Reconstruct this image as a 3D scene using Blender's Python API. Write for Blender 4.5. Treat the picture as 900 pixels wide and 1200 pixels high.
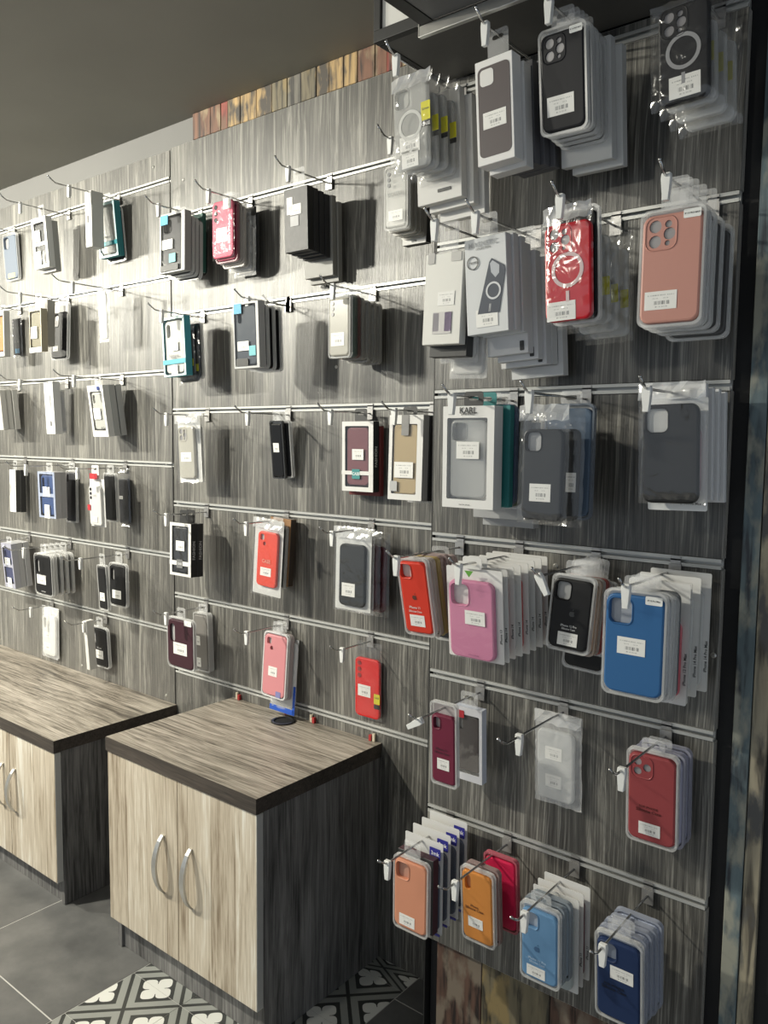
import bpy, bmesh, math, random
from mathutils import Vector, Matrix
random.seed(7)
for o in list(bpy.data.objects): bpy.data.objects.remove(o)
scene = bpy.context.scene
C = scene.collection

# ------------------------------------------------------------------ camera
F_PX = 950.1
YAW, PITCH, ROLL = math.radians(38.70), math.radians(-4.95), math.radians(0.676)
S = 1.67                                    # metres from the lens to the wall plane
CAM = Vector((0, -S, 0.855 * S))
def cam_axes():
    cy, sy, cp, sp = math.cos(YAW), math.sin(YAW), math.cos(PITCH), math.sin(PITCH)
    F = Vector((-sy * cp, cy * cp, sp)); R = Vector((cy, sy, 0)); U = R.cross(F)
    c, s = math.cos(ROLL), math.sin(ROLL)
    return R * c + U * s, U * c - R * s, F
RX, UX, FX = cam_axes()
cd = bpy.data.cameras.new('camera'); cam = bpy.data.objects.new('camera', cd); C.objects.link(cam)
M = Matrix.Identity(4)
for i in range(3):
    M[i][0] = RX[i]; M[i][1] = UX[i]; M[i][2] = -FX[i]; M[i][3] = CAM[i]
cam.matrix_world = M
cd.sensor_fit = 'VERTICAL'; cd.sensor_height = 36; cd.sensor_width = 27; cd.lens = F_PX / 1200 * 36
cd.clip_start = 0.02
scene.camera = cam

# ------------------------------------------------------------------ light
w = bpy.data.worlds.new('world'); scene.world = w; w.use_nodes = True
w.node_tree.nodes['Background'].inputs[0].default_value = (0.80, 0.90, 1.0, 1)
w.node_tree.nodes['Background'].inputs[1].default_value = 0.30
def lamp(name, loc, power, size, col=(1, .965, .83), aim=None, spot=None):
    if spot:
        l = bpy.data.lights.new(name, 'SPOT'); l.spot_size = math.radians(spot); l.spot_blend = .8; l.shadow_soft_size = size
    else:
        l = bpy.data.lights.new(name, 'AREA'); l.shape = 'DISK'; l.size = size
    l.energy = power; l.color = col
    o = bpy.data.objects.new(name, l); C.objects.link(o); o.location = loc
    d = (Vector(aim) - Vector(loc)) if aim else Vector((0, 0, -1))
    o.rotation_euler = d.to_track_quat('-Z', 'Y').to_euler()
    return o
lamp('downlight', (-3.0, -1.75, 2.42), 50, .11, aim=(-2.5, -.1, .8))
lamp('downlight', (-4.5, -1.75, 2.42), 42, .12, aim=(-3.2, -.1, 1.0))
lamp('downlight', (-5.6, -1.85, 2.42), 36, .12, aim=(-4.2, -.1, 1.0))
lamp('downlight', (-1.70, -2.6, 2.42), 6, .20, aim=(-1.2, -.3, 1.0))
scene.view_settings.view_transform = 'Standard'
scene.view_settings.look = 'None'
scene.view_settings.gamma = 1
scene.view_settings.use_curve_mapping = False
scene.view_settings.exposure = 0.78

# ------------------------------------------------------------------ pixel -> world helpers
V = dict(a=(0, 180, 4.445), b=(0, 430, 3.245), c=(160, 180, 3.4615), d=(180, 440, 2.857), e=(430, 0, 3.3333), f=(620, 0, 3.214),
         g=(430, 220, 3.913), h=(620, 220, 3.214), i=(380, 430, 3.75), j=(580, 430, 3.0), k=(440, 620, 4.091), l=(620, 640, 3.4615),
         m=(400, 780, 1.875), n=(430, 930, 2.25), q=(440, 50, 7.5), r=(455, 955, 6.0), s=(590, 1010, 4.737), t=(470, 800, 4.091),
         u=(715, 860, 8.0), v=(510, 450, 4.737), w=(280, 590, 4.447), x=(180, 220, 5.0), P=(0, 0, 1), y=(0, 740, 1.9565), z=(250, 780, 3.3333))
def px(view, x, y):
    o = V[view]; return (o[0] + x / o[2], o[1] + y / o[2])
def ray(p): return FX + RX * ((p[0] - 450) / F_PX) - UX * ((p[1] - 600) / F_PX)
def on_y(p, y): r = ray(p); return CAM + r * ((y - CAM.y) / r.y)
def on_x(p, x): r = ray(p); return CAM + r * ((x - CAM.x) / r.x)
def on_z(p, z): r = ray(p); return CAM + r * ((z - CAM.z) / r.z)

# ------------------------------------------------------------------ materials
MATS = {}
def nt_new(name):
    m = bpy.data.materials.new(name); m.use_nodes = True
    nt = m.node_tree; b = nt.nodes['Principled BSDF']
    return m, nt, b
def node(nt, t, **kw):
    n = nt.nodes.new(t)
    for k, v in kw.items(): setattr(n, k, v)
    return n
def sin(n, **kw):
    for k, v in kw.items(): n.inputs[k].default_value = v
    return n
def ramp(nt, fac, stops):
    r = node(nt, 'ShaderNodeValToRGB'); e = r.color_ramp.elements
    while len(e) < len(stops): e.new(.5)
    for el, (p, c) in zip(e, stops): el.position = p; el.color = (*c, 1) if len(c) == 3 else c
    nt.links.new(fac, r.inputs[0]); return r.outputs[0]
def plain(col, rough=.5, metal=0, name=None, bump=0, spec=.5):
    key = (tuple(col), rough, metal, bump, spec)
    if key in MATS: return MATS[key]
    m, nt, b = nt_new(name or 'plain')
    b.inputs['Base Color'].default_value = (*col, 1); b.inputs['Roughness'].default_value = rough; b.inputs['Metallic'].default_value = metal
    b.inputs['Specular IOR Level'].default_value = spec
    n = node(nt, 'ShaderNodeTexNoise'); n.inputs['Scale'].default_value = 90 if not bump else 25
    tc = node(nt, 'ShaderNodeTexCoord'); nt.links.new(tc.outputs['Object'], n.inputs['Vector'])
    if bump:
        bp = node(nt, 'ShaderNodeBump'); bp.inputs['Strength'].default_value = bump; bp.inputs['Distance'].default_value = .01
        nt.links.new(n.outputs[0], bp.inputs['Height']); nt.links.new(bp.outputs[0], b.inputs['Normal'])
    else:
        mr = node(nt, 'ShaderNodeMapRange'); mr.inputs[3].default_value = max(0, rough - .05); mr.inputs[4].default_value = min(1, rough + .05)
        nt.links.new(n.outputs[0], mr.inputs[0]); nt.links.new(mr.outputs[0], b.inputs['Roughness'])
    MATS[key] = m; return m
def clear(col, alpha, rough=.15, bump=0, scale=40, name='clear_plastic'):
    key = ('clear', tuple(col), alpha, rough, bump)
    if key in MATS: return MATS[key]
    m, nt, b = nt_new(name)
    b.inputs['Base Color'].default_value = (*col, 1); b.inputs['Roughness'].default_value = rough
    b.inputs['Alpha'].default_value = alpha
    b.inputs['Specular IOR Level'].default_value = .8
    if bump:
        n = node(nt, 'ShaderNodeTexNoise'); n.inputs['Scale'].default_value = scale; n.inputs['Detail'].default_value = 2; n.inputs['Distortion'].default_value = .8
        tc = node(nt, 'ShaderNodeTexCoord'); nt.links.new(tc.outputs['Object'], n.inputs['Vector'])
        bp = node(nt, 'ShaderNodeBump'); bp.inputs['Strength'].default_value = bump; bp.inputs['Distance'].default_value = .02
        nt.links.new(n.outputs[0], bp.inputs['Height']); nt.links.new(bp.outputs[0], b.inputs['Normal'])
    MATS[key] = m; return m
def wood(name, stops, axis='z', fine=55, broad=7, stretch=.045, rough=.55, contrast=.5, bump=.25, plank=0, crack=.55):
    """grey rustic laminate: long streaks along one axis, in metres of the room"""
    m, nt, b = nt_new(name)
    g0 = node(nt, 'ShaderNodeNewGeometry')
    wm = node(nt, 'ShaderNodeMapping'); wm.inputs['Scale'].default_value = (7, 7, 2.2) if axis == 'z' else (2.2, 7, 7); nt.links.new(g0.outputs['Position'], wm.inputs['Vector'])
    wnz = node(nt, 'ShaderNodeTexNoise'); wnz.inputs['Scale'].default_value = 1; wnz.inputs['Detail'].default_value = 2; nt.links.new(wm.outputs[0], wnz.inputs['Vector'])
    wv = node(nt, 'ShaderNodeVectorMath', operation='MULTIPLY_ADD'); nt.links.new(wnz.outputs['Color'], wv.inputs[0]); wv.inputs[1].default_value = (.028, .028, 0) if axis == 'z' else (0, .04, .04); nt.links.new(g0.outputs['Position'], wv.inputs[2])
    class g: outputs = {'Position': wv.outputs[0]}
    def streak(sc, detail, dist=0, st=stretch):
        mp = node(nt, 'ShaderNodeMapping')
        s = {'z': (sc, sc, sc * st), 'x': (sc * st, sc, sc)}[axis]
        mp.inputs['Scale'].default_value = s
        nt.links.new(g.outputs['Position'], mp.inputs['Vector'])
        n = node(nt, 'ShaderNodeTexNoise'); n.inputs['Scale'].default_value = 1; n.inputs['Detail'].default_value = detail
        n.inputs['Roughness'].default_value = .62; n.inputs['Distortion'].default_value = dist
        nt.links.new(mp.outputs[0], n.inputs['Vector']); return n.outputs[0]
    n1 = streak(fine, 6, .4); n2 = streak(broad, 5, .6, stretch * 3.5); n3 = streak(fine * 3.2, 3, 0, stretch * .8)
    def math_(op, a, b_):
        q = node(nt, 'ShaderNodeMath', operation=op)
        for k, v in ((0, a), (1, b_)):
            if hasattr(v, 'links'): nt.links.new(v, q.inputs[k])
            else: q.inputs[k].default_value = v
        return q.outputs[0]
    s = math_('ADD', math_('MULTIPLY', n1, .36), math_('ADD', math_('MULTIPLY', n2, .29), math_('MULTIPLY', n3, .35)))
    s = math_('ADD', math_('MULTIPLY', math_('SUBTRACT', s, .5), 1 + contrast * 3), .5)
    if plank:
        sx = node(nt, 'ShaderNodeSeparateXYZ'); nt.links.new(g0.outputs['Position'], sx.inputs[0])
        wob = streak(3, 2)
        cell = math_('FLOOR', math_('ADD', math_('DIVIDE', sx.outputs[0], plank), math_('MULTIPLY', wob, .12)), 0)
        wn = node(nt, 'ShaderNodeTexWhiteNoise', noise_dimensions='1D'); nt.links.new(cell, wn.inputs['W'])
        s = math_('ADD', s, math_('MULTIPLY', math_('SUBTRACT', wn.outputs[0], .5), .26))
        edge = math_('ABSOLUTE', math_('SUBTRACT', math_('FRACT', math_('ADD', math_('DIVIDE', sx.outputs[0], plank), math_('MULTIPLY', wob, .12)), 0), .5), 0)
        s = math_('SUBTRACT', s, math_('MULTIPLY', math_('GREATER_THAN', edge, .485), .22))
    if crack:
        n4 = streak(fine * .8, 4, .3, stretch * 1.6); n5 = streak(broad * .6, 3, .8, .3)
        k = math_('MULTIPLY', math_('MAXIMUM', math_('SUBTRACT', n4, .60), 0), math_('MAXIMUM', math_('SUBTRACT', n5, .35), 0))
        s = math_('SUBTRACT', s, math_('MULTIPLY', k, crack * 18))
    colr = ramp(nt, s, stops)
    nt.links.new(colr, b.inputs['Base Color'])
    b.inputs['Roughness'].default_value = rough
    bp = node(nt, 'ShaderNodeBump'); bp.inputs['Strength'].default_value = bump; bp.inputs['Distance'].default_value = .002
    nt.links.new(s, bp.inputs['Height']); nt.links.new(bp.outputs[0], b.inputs['Normal'])
    return m
def rustic(name, base, second, dark):
    m, nt, b = nt_new(name)
    g = node(nt, 'ShaderNodeNewGeometry')
    mp = node(nt, 'ShaderNodeMapping'); mp.inputs['Scale'].default_value = (60, 60, 7); nt.links.new(g.outputs['Position'], mp.inputs['Vector'])
    n = node(nt, 'ShaderNodeTexNoise'); n.inputs['Scale'].default_value = 1; n.inputs['Detail'].default_value = 7; n.inputs['Distortion'].default_value = .5
    nt.links.new(mp.outputs[0], n.inputs['Vector'])
    mp2 = node(nt, 'ShaderNodeMapping'); mp2.inputs['Scale'].default_value = (22, 22, 9); nt.links.new(g.outputs['Position'], mp2.inputs['Vector'])
    n2 = node(nt, 'ShaderNodeTexNoise'); n2.inputs['Scale'].default_value = 1; n2.inputs['Detail'].default_value = 6; nt.links.new(mp2.outputs[0], n2.inputs['Vector'])
    c1 = ramp(nt, n.outputs[0], [(.38, dark), (.52, base), (.7, [min(1, x * 1.3) for x in base])])
    f = ramp(nt, n2.outputs[0], [(.50, (0, 0, 0)), (.60, (1, 1, 1))])
    mx = node(nt, 'ShaderNodeMix', data_type='RGBA'); nt.links.new(f, mx.inputs[0]); nt.links.new(c1, mx.inputs[6]); mx.inputs[7].default_value = (*second, 1)
    nt.links.new(mx.outputs[2], b.inputs['Base Color']); b.inputs['Roughness'].default_value = .6
    return m
W_WALL = wood('grey_rustic_laminate', [(.06, (.009, .0085, .0075)), (.36, (.038, .036, .032)), (.60, (.088, .084, .074)), (.94, (.28, .27, .24))], fine=115, broad=11, stretch=.018, contrast=1.15, rough=.42)
W_WALL.node_tree.nodes['Principled BSDF'].inputs['Sheen Weight'].default_value = .9
W_WALL.node_tree.nodes['Principled BSDF'].inputs['Sheen Roughness'].default_value = .45
W_WALL.node_tree.nodes['Principled BSDF'].inputs['Sheen Tint'].default_value = (.95, .92, .86, 1)
W_WALL.node_tree.nodes['Principled BSDF'].inputs['Specular IOR Level'].default_value = .8
W_TOP = wood('worktop_laminate', [(.15, (.06, .05, .04)), (.45, (.25, .22, .18)), (.8, (.48, .43, .37))], axis='x', fine=85, broad=9, stretch=.035, contrast=.85, rough=.42)
W_EDGE = wood('worktop_edge', [(.2, (.022, .017, .014)), (.8, (.085, .068, .055))], axis='x', fine=80, contrast=.5)
W_SIDE = wood('cabinet_side_laminate', [(.2, (.045, .043, .042)), (.5, (.15, .145, .14)), (.85, (.28, .27, .26))], contrast=.6)
W_DOOR = wood('pale_oak_door', [(.1, (.24, .18, .12)), (.40, (.51, .435, .335)), (.62, (.64, .565, .455)), (.85, (.80, .77, .69))], fine=60, broad=11, stretch=.05, contrast=.5, bump=.12, plank=.088, crack=.7)
ALU = plain((.62, .61, .58), .32, .85, 'aluminium')
ALU_L = plain((.54, .54, .52), .35, .3, 'aluminium_light')
CHROME = plain((.55, .55, .55), .18, 1, 'chrome')
BLACKP = plain((.012, .012, .012), .55, 0, 'black_paint')
WHITEP = plain((.80, .80, .78), .45, 0, 'white_plastic')
TRAY = clear((.86, .86, .85), .34, .18, name='clear_tray')
def film_mat(name, gloss, milk, rough=.14, bump=.22, scale=24):
    m, nt, b = nt_new(name); nt.nodes.remove(b); out = nt.nodes['Material Output']
    tr = node(nt, 'ShaderNodeBsdfTransparent'); gl = node(nt, 'ShaderNodeBsdfGlossy'); gl.inputs['Roughness'].default_value = rough
    df = node(nt, 'ShaderNodeBsdfDiffuse'); df.inputs['Color'].default_value = (.9, .9, .9, 1)
    m1 = node(nt, 'ShaderNodeMixShader'); m1.inputs[0].default_value = milk; nt.links.new(tr.outputs[0], m1.inputs[1]); nt.links.new(df.outputs[0], m1.inputs[2])
    m2 = node(nt, 'ShaderNodeMixShader'); m2.inputs[0].default_value = gloss; nt.links.new(m1.outputs[0], m2.inputs[1]); nt.links.new(gl.outputs[0], m2.inputs[2])
    n = node(nt, 'ShaderNodeTexNoise'); n.inputs['Scale'].default_value = scale; n.inputs['Detail'].default_value = 2; n.inputs['Distortion'].default_value = .8
    tc = node(nt, 'ShaderNodeTexCoord'); nt.links.new(tc.outputs['Object'], n.inputs['Vector'])
    bp = node(nt, 'ShaderNodeBump'); bp.inputs['Strength'].default_value = bump; bp.inputs['Distance'].default_value = .02
    nt.links.new(n.outputs[0], bp.inputs['Height']); nt.links.new(bp.outputs[0], gl.inputs['Normal']); nt.links.new(m2.outputs[0], out.inputs['Surface'])
    return m
FILM = film_mat('poly_bag_film', .08, .014)
HEADER = film_mat('bag_header_film', .12, .42)
FILM_M = clear((.90, .90, .90), .26, .20, .30, 30, name='milky_poly_bag')
PANE = film_mat('window_film', .06, .01, .05, .05)
TAB = clear((.92, .92, .92), .20, .15, name='clear_hang_tab')

def label_mat():
    m, nt, b = nt_new('barcode_sticker')
    uv = node(nt, 'ShaderNodeUVMap'); sp = node(nt, 'ShaderNodeSeparateXYZ'); nt.links.new(uv.outputs[0], sp.inputs[0])
    def mth(op, a, b_=None, c=None):
        q = node(nt, 'ShaderNodeMath', operation=op)
        for k, v in enumerate((a, b_, c)):
            if v is None: continue
            if hasattr(v, 'links'): nt.links.new(v, q.inputs[k])
            else: q.inputs[k].default_value = v
        return q.outputs[0]
    U, Vv = sp.outputs[0], sp.outputs[1]
    def band(x, lo, hi): return mth('MULTIPLY', mth('GREATER_THAN', x, lo), mth('LESS_THAN', x, hi))
    def bars(scale, thr, seed):
        cx = node(nt, 'ShaderNodeCombineXYZ'); nt.links.new(U, cx.inputs[0]); cx.inputs[1].default_value = seed
        wn = node(nt, 'ShaderNodeTexWhiteNoise', noise_dimensions='2D')
        sn = node(nt, 'ShaderNodeVectorMath', operation='SNAP'); nt.links.new(cx.outputs[0], sn.inputs[0]); sn.inputs[1].default_value = (1 / scale, 1, 1)
        nt.links.new(sn.outputs[0], wn.inputs['Vector']); return mth('GREATER_THAN', wn.outputs[0], thr)
    code = mth('MULTIPLY', mth('MULTIPLY', band(U, .30, .78), band(Vv, .27, .47)), bars(110, .5, 1))
    l1 = mth('MULTIPLY', mth('MULTIPLY', band(U, .10, .92), band(Vv, .75, .81)), bars(70, .4, 5))
    l2 = mth('MULTIPLY', mth('MULTIPLY', band(U, .20, .75), band(Vv, .59, .64)), bars(60, .6, 9))
    l3 = mth('MULTIPLY', mth('MULTIPLY', band(U, .33, .72), band(Vv, .12, .19)), bars(80, .45, 3))
    ink = mth('MAXIMUM', mth('MAXIMUM', code, mth('MULTIPLY', l1, .7)), mth('MAXIMUM', mth('MULTIPLY', l2, .6), mth('MULTIPLY', l3, .6)))
    mx = node(nt, 'ShaderNodeMix', data_type='RGBA'); nt.links.new(ink, mx.inputs[0])
    mx.inputs[6].default_value = (.80, .79, .76, 1); mx.inputs[7].default_value = (.20, .20, .20, 1)
    nt.links.new(mx.outputs[2], b.inputs['Base Color']); b.inputs['Roughness'].default_value = .5
    return m
STICKER = label_mat()

# ------------------------------------------------------------------ mesh helpers
def link(o, parent=None):
    C.objects.link(o)
    if parent: o.parent = parent
    return o
def mobj(name, me, mats, parent=None):
    o = bpy.data.objects.new(name, me)
    if not isinstance(mats, (list, tuple)): mats = [mats]
    if not me.materials:
        for m in mats: me.materials.append(m)
    return link(o, parent)
def bm_obj(name, bm, mats, parent=None, smooth=False):
    bmesh.ops.recalc_face_normals(bm, faces=bm.faces)
    me = bpy.data.meshes.new(name); bm.to_mesh(me); bm.free()
    if smooth:
        for p in me.polygons: p.use_smooth = True
    return mobj(name, me, mats, parent)
def tag(o, label, cat, group=None):
    o['label'] = label; o['category'] = cat
    if group: o['group'] = group
    return o
def struct(o): o['kind'] = 'structure'; return o
def empty(name, mat=None, loc=None):
    o = bpy.data.objects.new(name, None); C.objects.link(o); o.empty_display_size = .02
    if mat is not None: o.matrix_world = mat
    if loc is not None: o.location = loc
    return o
def add_box(bm, x0, x1, y0, y1, z0, z1, mi=0):
    v = [bm.verts.new(p) for p in ((x0, y0, z0), (x1, y0, z0), (x1, y1, z0), (x0, y1, z0), (x0, y0, z1), (x1, y0, z1), (x1, y1, z1), (x0, y1, z1))]
    fs = []
    for f in ((0, 1, 5, 4), (1, 2, 6, 5), (2, 3, 7, 6), (3, 0, 4, 7), (4, 5, 6, 7), (3, 2, 1, 0)):
        q = bm.faces.new([v[i] for i in f]); q.material_index = mi; fs.append(q)
    return fs
def box(name, x0, x1, y0, y1, z0, z1, m, parent=None, bev=0):
    bm = bmesh.new(); add_box(bm, x0, x1, y0, y1, z0, z1)
    if bev: bmesh.ops.bevel(bm, geom=bm.edges[:], offset=bev, segments=2, affect='EDGES', profile=.6)
    return bm_obj(name, bm, m, parent)
def rr(cx, cz, w, h, r, n=5):
    r = min(r, w / 2 - 1e-5, h / 2 - 1e-5); pts = []
    for (sx, sz, a0) in ((1, -1, -90), (1, 1, 0), (-1, 1, 90), (-1, -1, 180)):
        for i in range(n + 1):
            a = math.radians(a0 + 90 * i / n)
            pts.append((cx + sx * (w / 2 - r) + r * math.cos(a), cz + sz * (h / 2 - r) + r * math.sin(a)))
    return pts
def circ(cx, cz, r, n=14): return [(cx + r * math.cos(2 * math.pi * i / n), cz + r * math.sin(2 * math.pi * i / n)) for i in range(n)]
def ring_verts(bm, pts, y): return [bm.verts.new((x, y, z)) for x, z in pts]
def bridge(bm, a, b, mi=0):
    n = len(a)
    for i in range(n):
        bm.faces.new((a[i], a[(i + 1) % n], b[(i + 1) % n], b[i])).material_index = mi
def fill(bm, loops, mi=0):
    if len(loops) == 1:
        bm.faces.new(loops[0]).material_index = mi; return
    es = []
    for L in loops:
        for i in range(len(L)):
            a, b = L[i], L[(i + 1) % len(L)]
            e = bm.edges.get((a, b)) or bm.edges.new((a, b)); es.append(e)
    r = bmesh.ops.triangle_fill(bm, use_beauty=True, use_dissolve=False, edges=es, normal=(0, -1, 0))
    for g in r['geom']:
        if isinstance(g, bmesh.types.BMFace): g.material_index = mi
def slab(bm, cx, cz, w, h, r, y0, y1, holes=(), bev=0, n=5, mi=0, back=True):
    """rounded plate with its front at y0 and back at y1, soft front edge, through holes"""
    loops = []
    prof = [(0, y1), (0, y0 + bev), (.3 * bev, y0 + .3 * bev), (bev, y0)] if bev else [(0, y1), (0, y0)]
    for ins, y in prof: loops.append(ring_verts(bm, rr(cx, cz, w - 2 * ins, h - 2 * ins, max(r - ins, .0004), n), y))
    for a, b in zip(loops, loops[1:]): bridge(bm, a, b, mi)
    hf, hb = [], []
    for p in holes:
        f_, b_ = ring_verts(bm, p, y0), ring_verts(bm, p, y1); bridge(bm, f_, b_, mi); hf.append(f_); hb.append(b_)
    fill(bm, [loops[-1]] + hf, mi)
    if back: fill(bm, [loops[0]] + hb, mi)
def slab_obj(name, parent, m, *a, **k):
    bm = bmesh.new(); slab(bm, *a, **k); return bm_obj(name, bm, m, parent)
def tube(bm, pts, r, n=6, cap=True):
    pts = [Vector(p) for p in pts]; rings = []
    for i, p in enumerate(pts):
        d = (pts[min(i + 1, len(pts) - 1)] - pts[max(i - 1, 0)]).normalized()
        u = d.orthogonal().normalized() if abs(d.x) > .9 else Vector((1, 0, 0)).cross(d).normalized()
        v_ = d.cross(u)
        rings.append([bm.verts.new(p + u * r * math.cos(2 * math.pi * j / n) + v_ * r * math.sin(2 * math.pi * j / n)) for j in range(n)])
    for a, b in zip(rings, rings[1:]): bridge(bm, a, b)
    if cap: bm.faces.new(rings[0]); bm.faces.new(rings[-1])
TXT = {}
def text_mesh(s, size, m, bold=False):
    key = (s, round(size, 5), m.name)
    if key in TXT: return TXT[key]
    cu = bpy.data.curves.new('lettering', 'FONT'); cu.body = s; cu.size = size; cu.align_x = 'CENTER'; cu.align_y = 'CENTER'; cu.resolution_u = 2
    if bold: cu.offset = size * .02
    o = bpy.data.objects.new('lettering', cu); C.objects.link(o)
    bpy.context.view_layer.update()
    me = bpy.data.meshes.new_from_object(o.evaluated_get(bpy.context.evaluated_depsgraph_get()))
    bpy.data.objects.remove(o); me.materials.clear(); me.materials.append(m); me.name = 'lettering'
    TXT[key] = me; return me
def lettering(parent, s, x, z, y, size, col, rot=0, side=False, bold=False):
    o = bpy.data.objects.new('lettering', text_mesh(s, size, plain(col, .5, name='ink'), bold)); C.objects.link(o); o.parent = parent
    o.location = (x, y, z)
    o.rotation_euler = (math.pi / 2, rot, math.pi / 2) if side else (math.pi / 2, rot, 0)
    return o

# ------------------------------------------------------------------ room shell
TOP_A, TOP_B, CEIL = 2.357, 2.362, 2.443
XL, XAB, XC0, XC1 = -7.5, -2.2405, -1.0252, -.4103
YC = -.22
RAIL_A = [2.2656, 1.9559, 1.6502, 1.343, 1.0371, .7799]
RAIL_B = [2.14, 1.8287, 1.5204, 1.2151, .9065, .6491]
RAIL_C = [2.1516, 1.8421, 1.5306, 1.2228, .9174, .606]
def painted(name, col, rough=.7):
    m, nt, b = nt_new(name); b.inputs['Roughness'].default_value = rough
    n = node(nt, 'ShaderNodeTexNoise'); n.inputs['Scale'].default_value = 3; n.inputs['Detail'].default_value = 3
    g = node(nt, 'ShaderNodeNewGeometry'); nt.links.new(g.outputs['Position'], n.inputs['Vector'])
    nt.links.new(ramp(nt, n.outputs[0], [(.3, [c * .94 for c in col]), (.7, [min(1, c * 1.05) for c in col])]), b.inputs['Base Color'])
    return m
struct(box('wall_back', XL, 1.2, .019, .12, 0, 2.56, painted('white_wall_paint', (.165, .163, .157))))
struct(box('ceiling', XL, 2.2, -4.2, .12, CEIL, CEIL + .1, painted('taupe_ceiling_paint', (.27, .26, .228))))
struct(box('wall_left', XL - .1, XL, -4.2, .12, 0, 2.56, painted('grey_wall_paint', (.50, .49, .47))))

# floor: grey porcelain tiles with an inlaid strip of patterned tiles
fl = struct(box('floor', XL, 2.2, -4.2, .12, -.06, -.0008, plain((.52, .51, .49), .8, name='grout')))
def stone():
    m, nt, b = nt_new('grey_porcelain')
    g = node(nt, 'ShaderNodeNewGeometry'); n = node(nt, 'ShaderNodeTexNoise'); n.inputs['Scale'].default_value = 7; n.inputs['Detail'].default_value = 8; n.inputs['Roughness'].default_value = .6
    nt.links.new(g.outputs['Position'], n.inputs['Vector'])
    nt.links.new(ramp(nt, n.outputs[0], [(.3, (.085, .085, .085)), (.5, (.12, .12, .118)), (.72, (.17, .168, .163))]), b.inputs['Base Color']); b.inputs['Roughness'].default_value = .45
    return m
def patterned():
    m, nt, b = nt_new('patterned_cement_tile')
    uv = node(nt, 'ShaderNodeUVMap'); sp = node(nt, 'ShaderNodeSeparateXYZ'); nt.links.new(uv.outputs[0], sp.inputs[0])
    def mth(op, a, b_=None, c=None):
        q = node(nt, 'ShaderNodeMath', operation=op)
        for k, v in enumerate((a, b_, c)):
            if v is None: continue
            if hasattr(v, 'links'): nt.links.new(v, q.inputs[k])
            else: q.inputs[k].default_value = v
        return q.outputs[0]
    U, Vv = sp.outputs[0], sp.outputs[1]
    a = mth('ADD', U, Vv); c = mth('SUBTRACT', U, Vv)
    fa = mth('SUBTRACT', mth('FRACT', mth('ADD', a, 8.0)), .5); fc = mth('SUBTRACT', mth('FRACT', mth('ADD', c, 8.0)), .5)
    ax, ay = mth('ABSOLUTE', fa), mth('ABSOLUTE', fc)                # 0 at the flower, .5 on the bars
    mxx = mth('MAXIMUM', ax, ay)
    grey = mth('MULTIPLY', mth('GREATER_THAN', mxx, .335), mth('LESS_THAN', mxx, .465))
    # bars stop short of the crossings on one side so that they interlace
    # four petals: discs in the quadrants
    px_ = mth('SUBTRACT', ax, .135); py_ = mth('SUBTRACT', ay, .135)
    d = mth('POWER', mth('ADD', mth('POWER', mth('ABSOLUTE', px_), 3.0), mth('POWER', mth('ABSOLUTE', py_), 3.0)), .3333)
    petal = mth('MULTIPLY', mth('LESS_THAN', d, .128), mth('GREATER_THAN', mth('MINIMUM', ax, ay), .006))
    heart = mth('LESS_THAN', mth('ADD', ax, ay), .14)
    white = mth('MAXIMUM', petal, heart)
    mx = node(nt, 'ShaderNodeMix', data_type='RGBA'); nt.links.new(grey, mx.inputs[0]); mx.inputs[6].default_value = (.045, .047, .045, 1); mx.inputs[7].default_value = (.30, .31, .29, 1)
    m2 = node(nt, 'ShaderNodeMix', data_type='RGBA'); nt.links.new(white, m2.inputs[0]); nt.links.new(mx.outputs[2], m2.inputs[6]); m2.inputs[7].default_value = (.74, .74, .70, 1)
    nt.links.new(m2.outputs[2], b.inputs['Base Color']); b.inputs['Roughness'].default_value = .4
    return m
T_GREY, T_PAT = stone(), patterned()
PX0, PX1 = -1.80, -1.20
def tile_mesh(w_, d_, m):
    bm = bmesh.new(); add_box(bm, 0, w_, 0, d_, -.003, 0)
    uvl = bm.loops.layers.uv.new('UVMap')
    for f in bm.faces:
        for l in f.loops: l[uvl].uv = (l.vert.co.x / w_, l.vert.co.y / d_)
    bmesh.ops.recalc_face_normals(bm, faces=bm.faces)
    me = bpy.data.meshes.new('floor_tile'); bm.to_mesh(me); bm.free(); me.materials.append(m); return me
def lay(xs, ys, m, g):
    cache = {}
    for a, b_ in zip(xs, xs[1:]):
        for c, d_ in zip(ys, ys[1:]):
            k = (round(b_ - a, 4), round(d_ - c, 4))
            if k not in cache: cache[k] = tile_mesh(k[0] - g, k[1] - g, m)
            o = bpy.data.objects.new('floor_tile', cache[k]); link(o, fl); o.location = (a + g / 2, c + g / 2, 0)
ysG = [-2.506, -1.906, -1.306, -.706, -.106, .018]
lay([-4.07, -3.47, -2.87, -2.27, PX0], ysG, T_GREY, .004)
lay([PX1, -.6, 0], ysG, T_GREY, .004)
ysP = [.018 - 0.0] + [-.072 - .2 * i for i in range(6)]; ysP = sorted(ysP)
lay([PX0, PX0 + .2, PX0 + .4, PX1], ysP, T_PAT, .0016)

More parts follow.
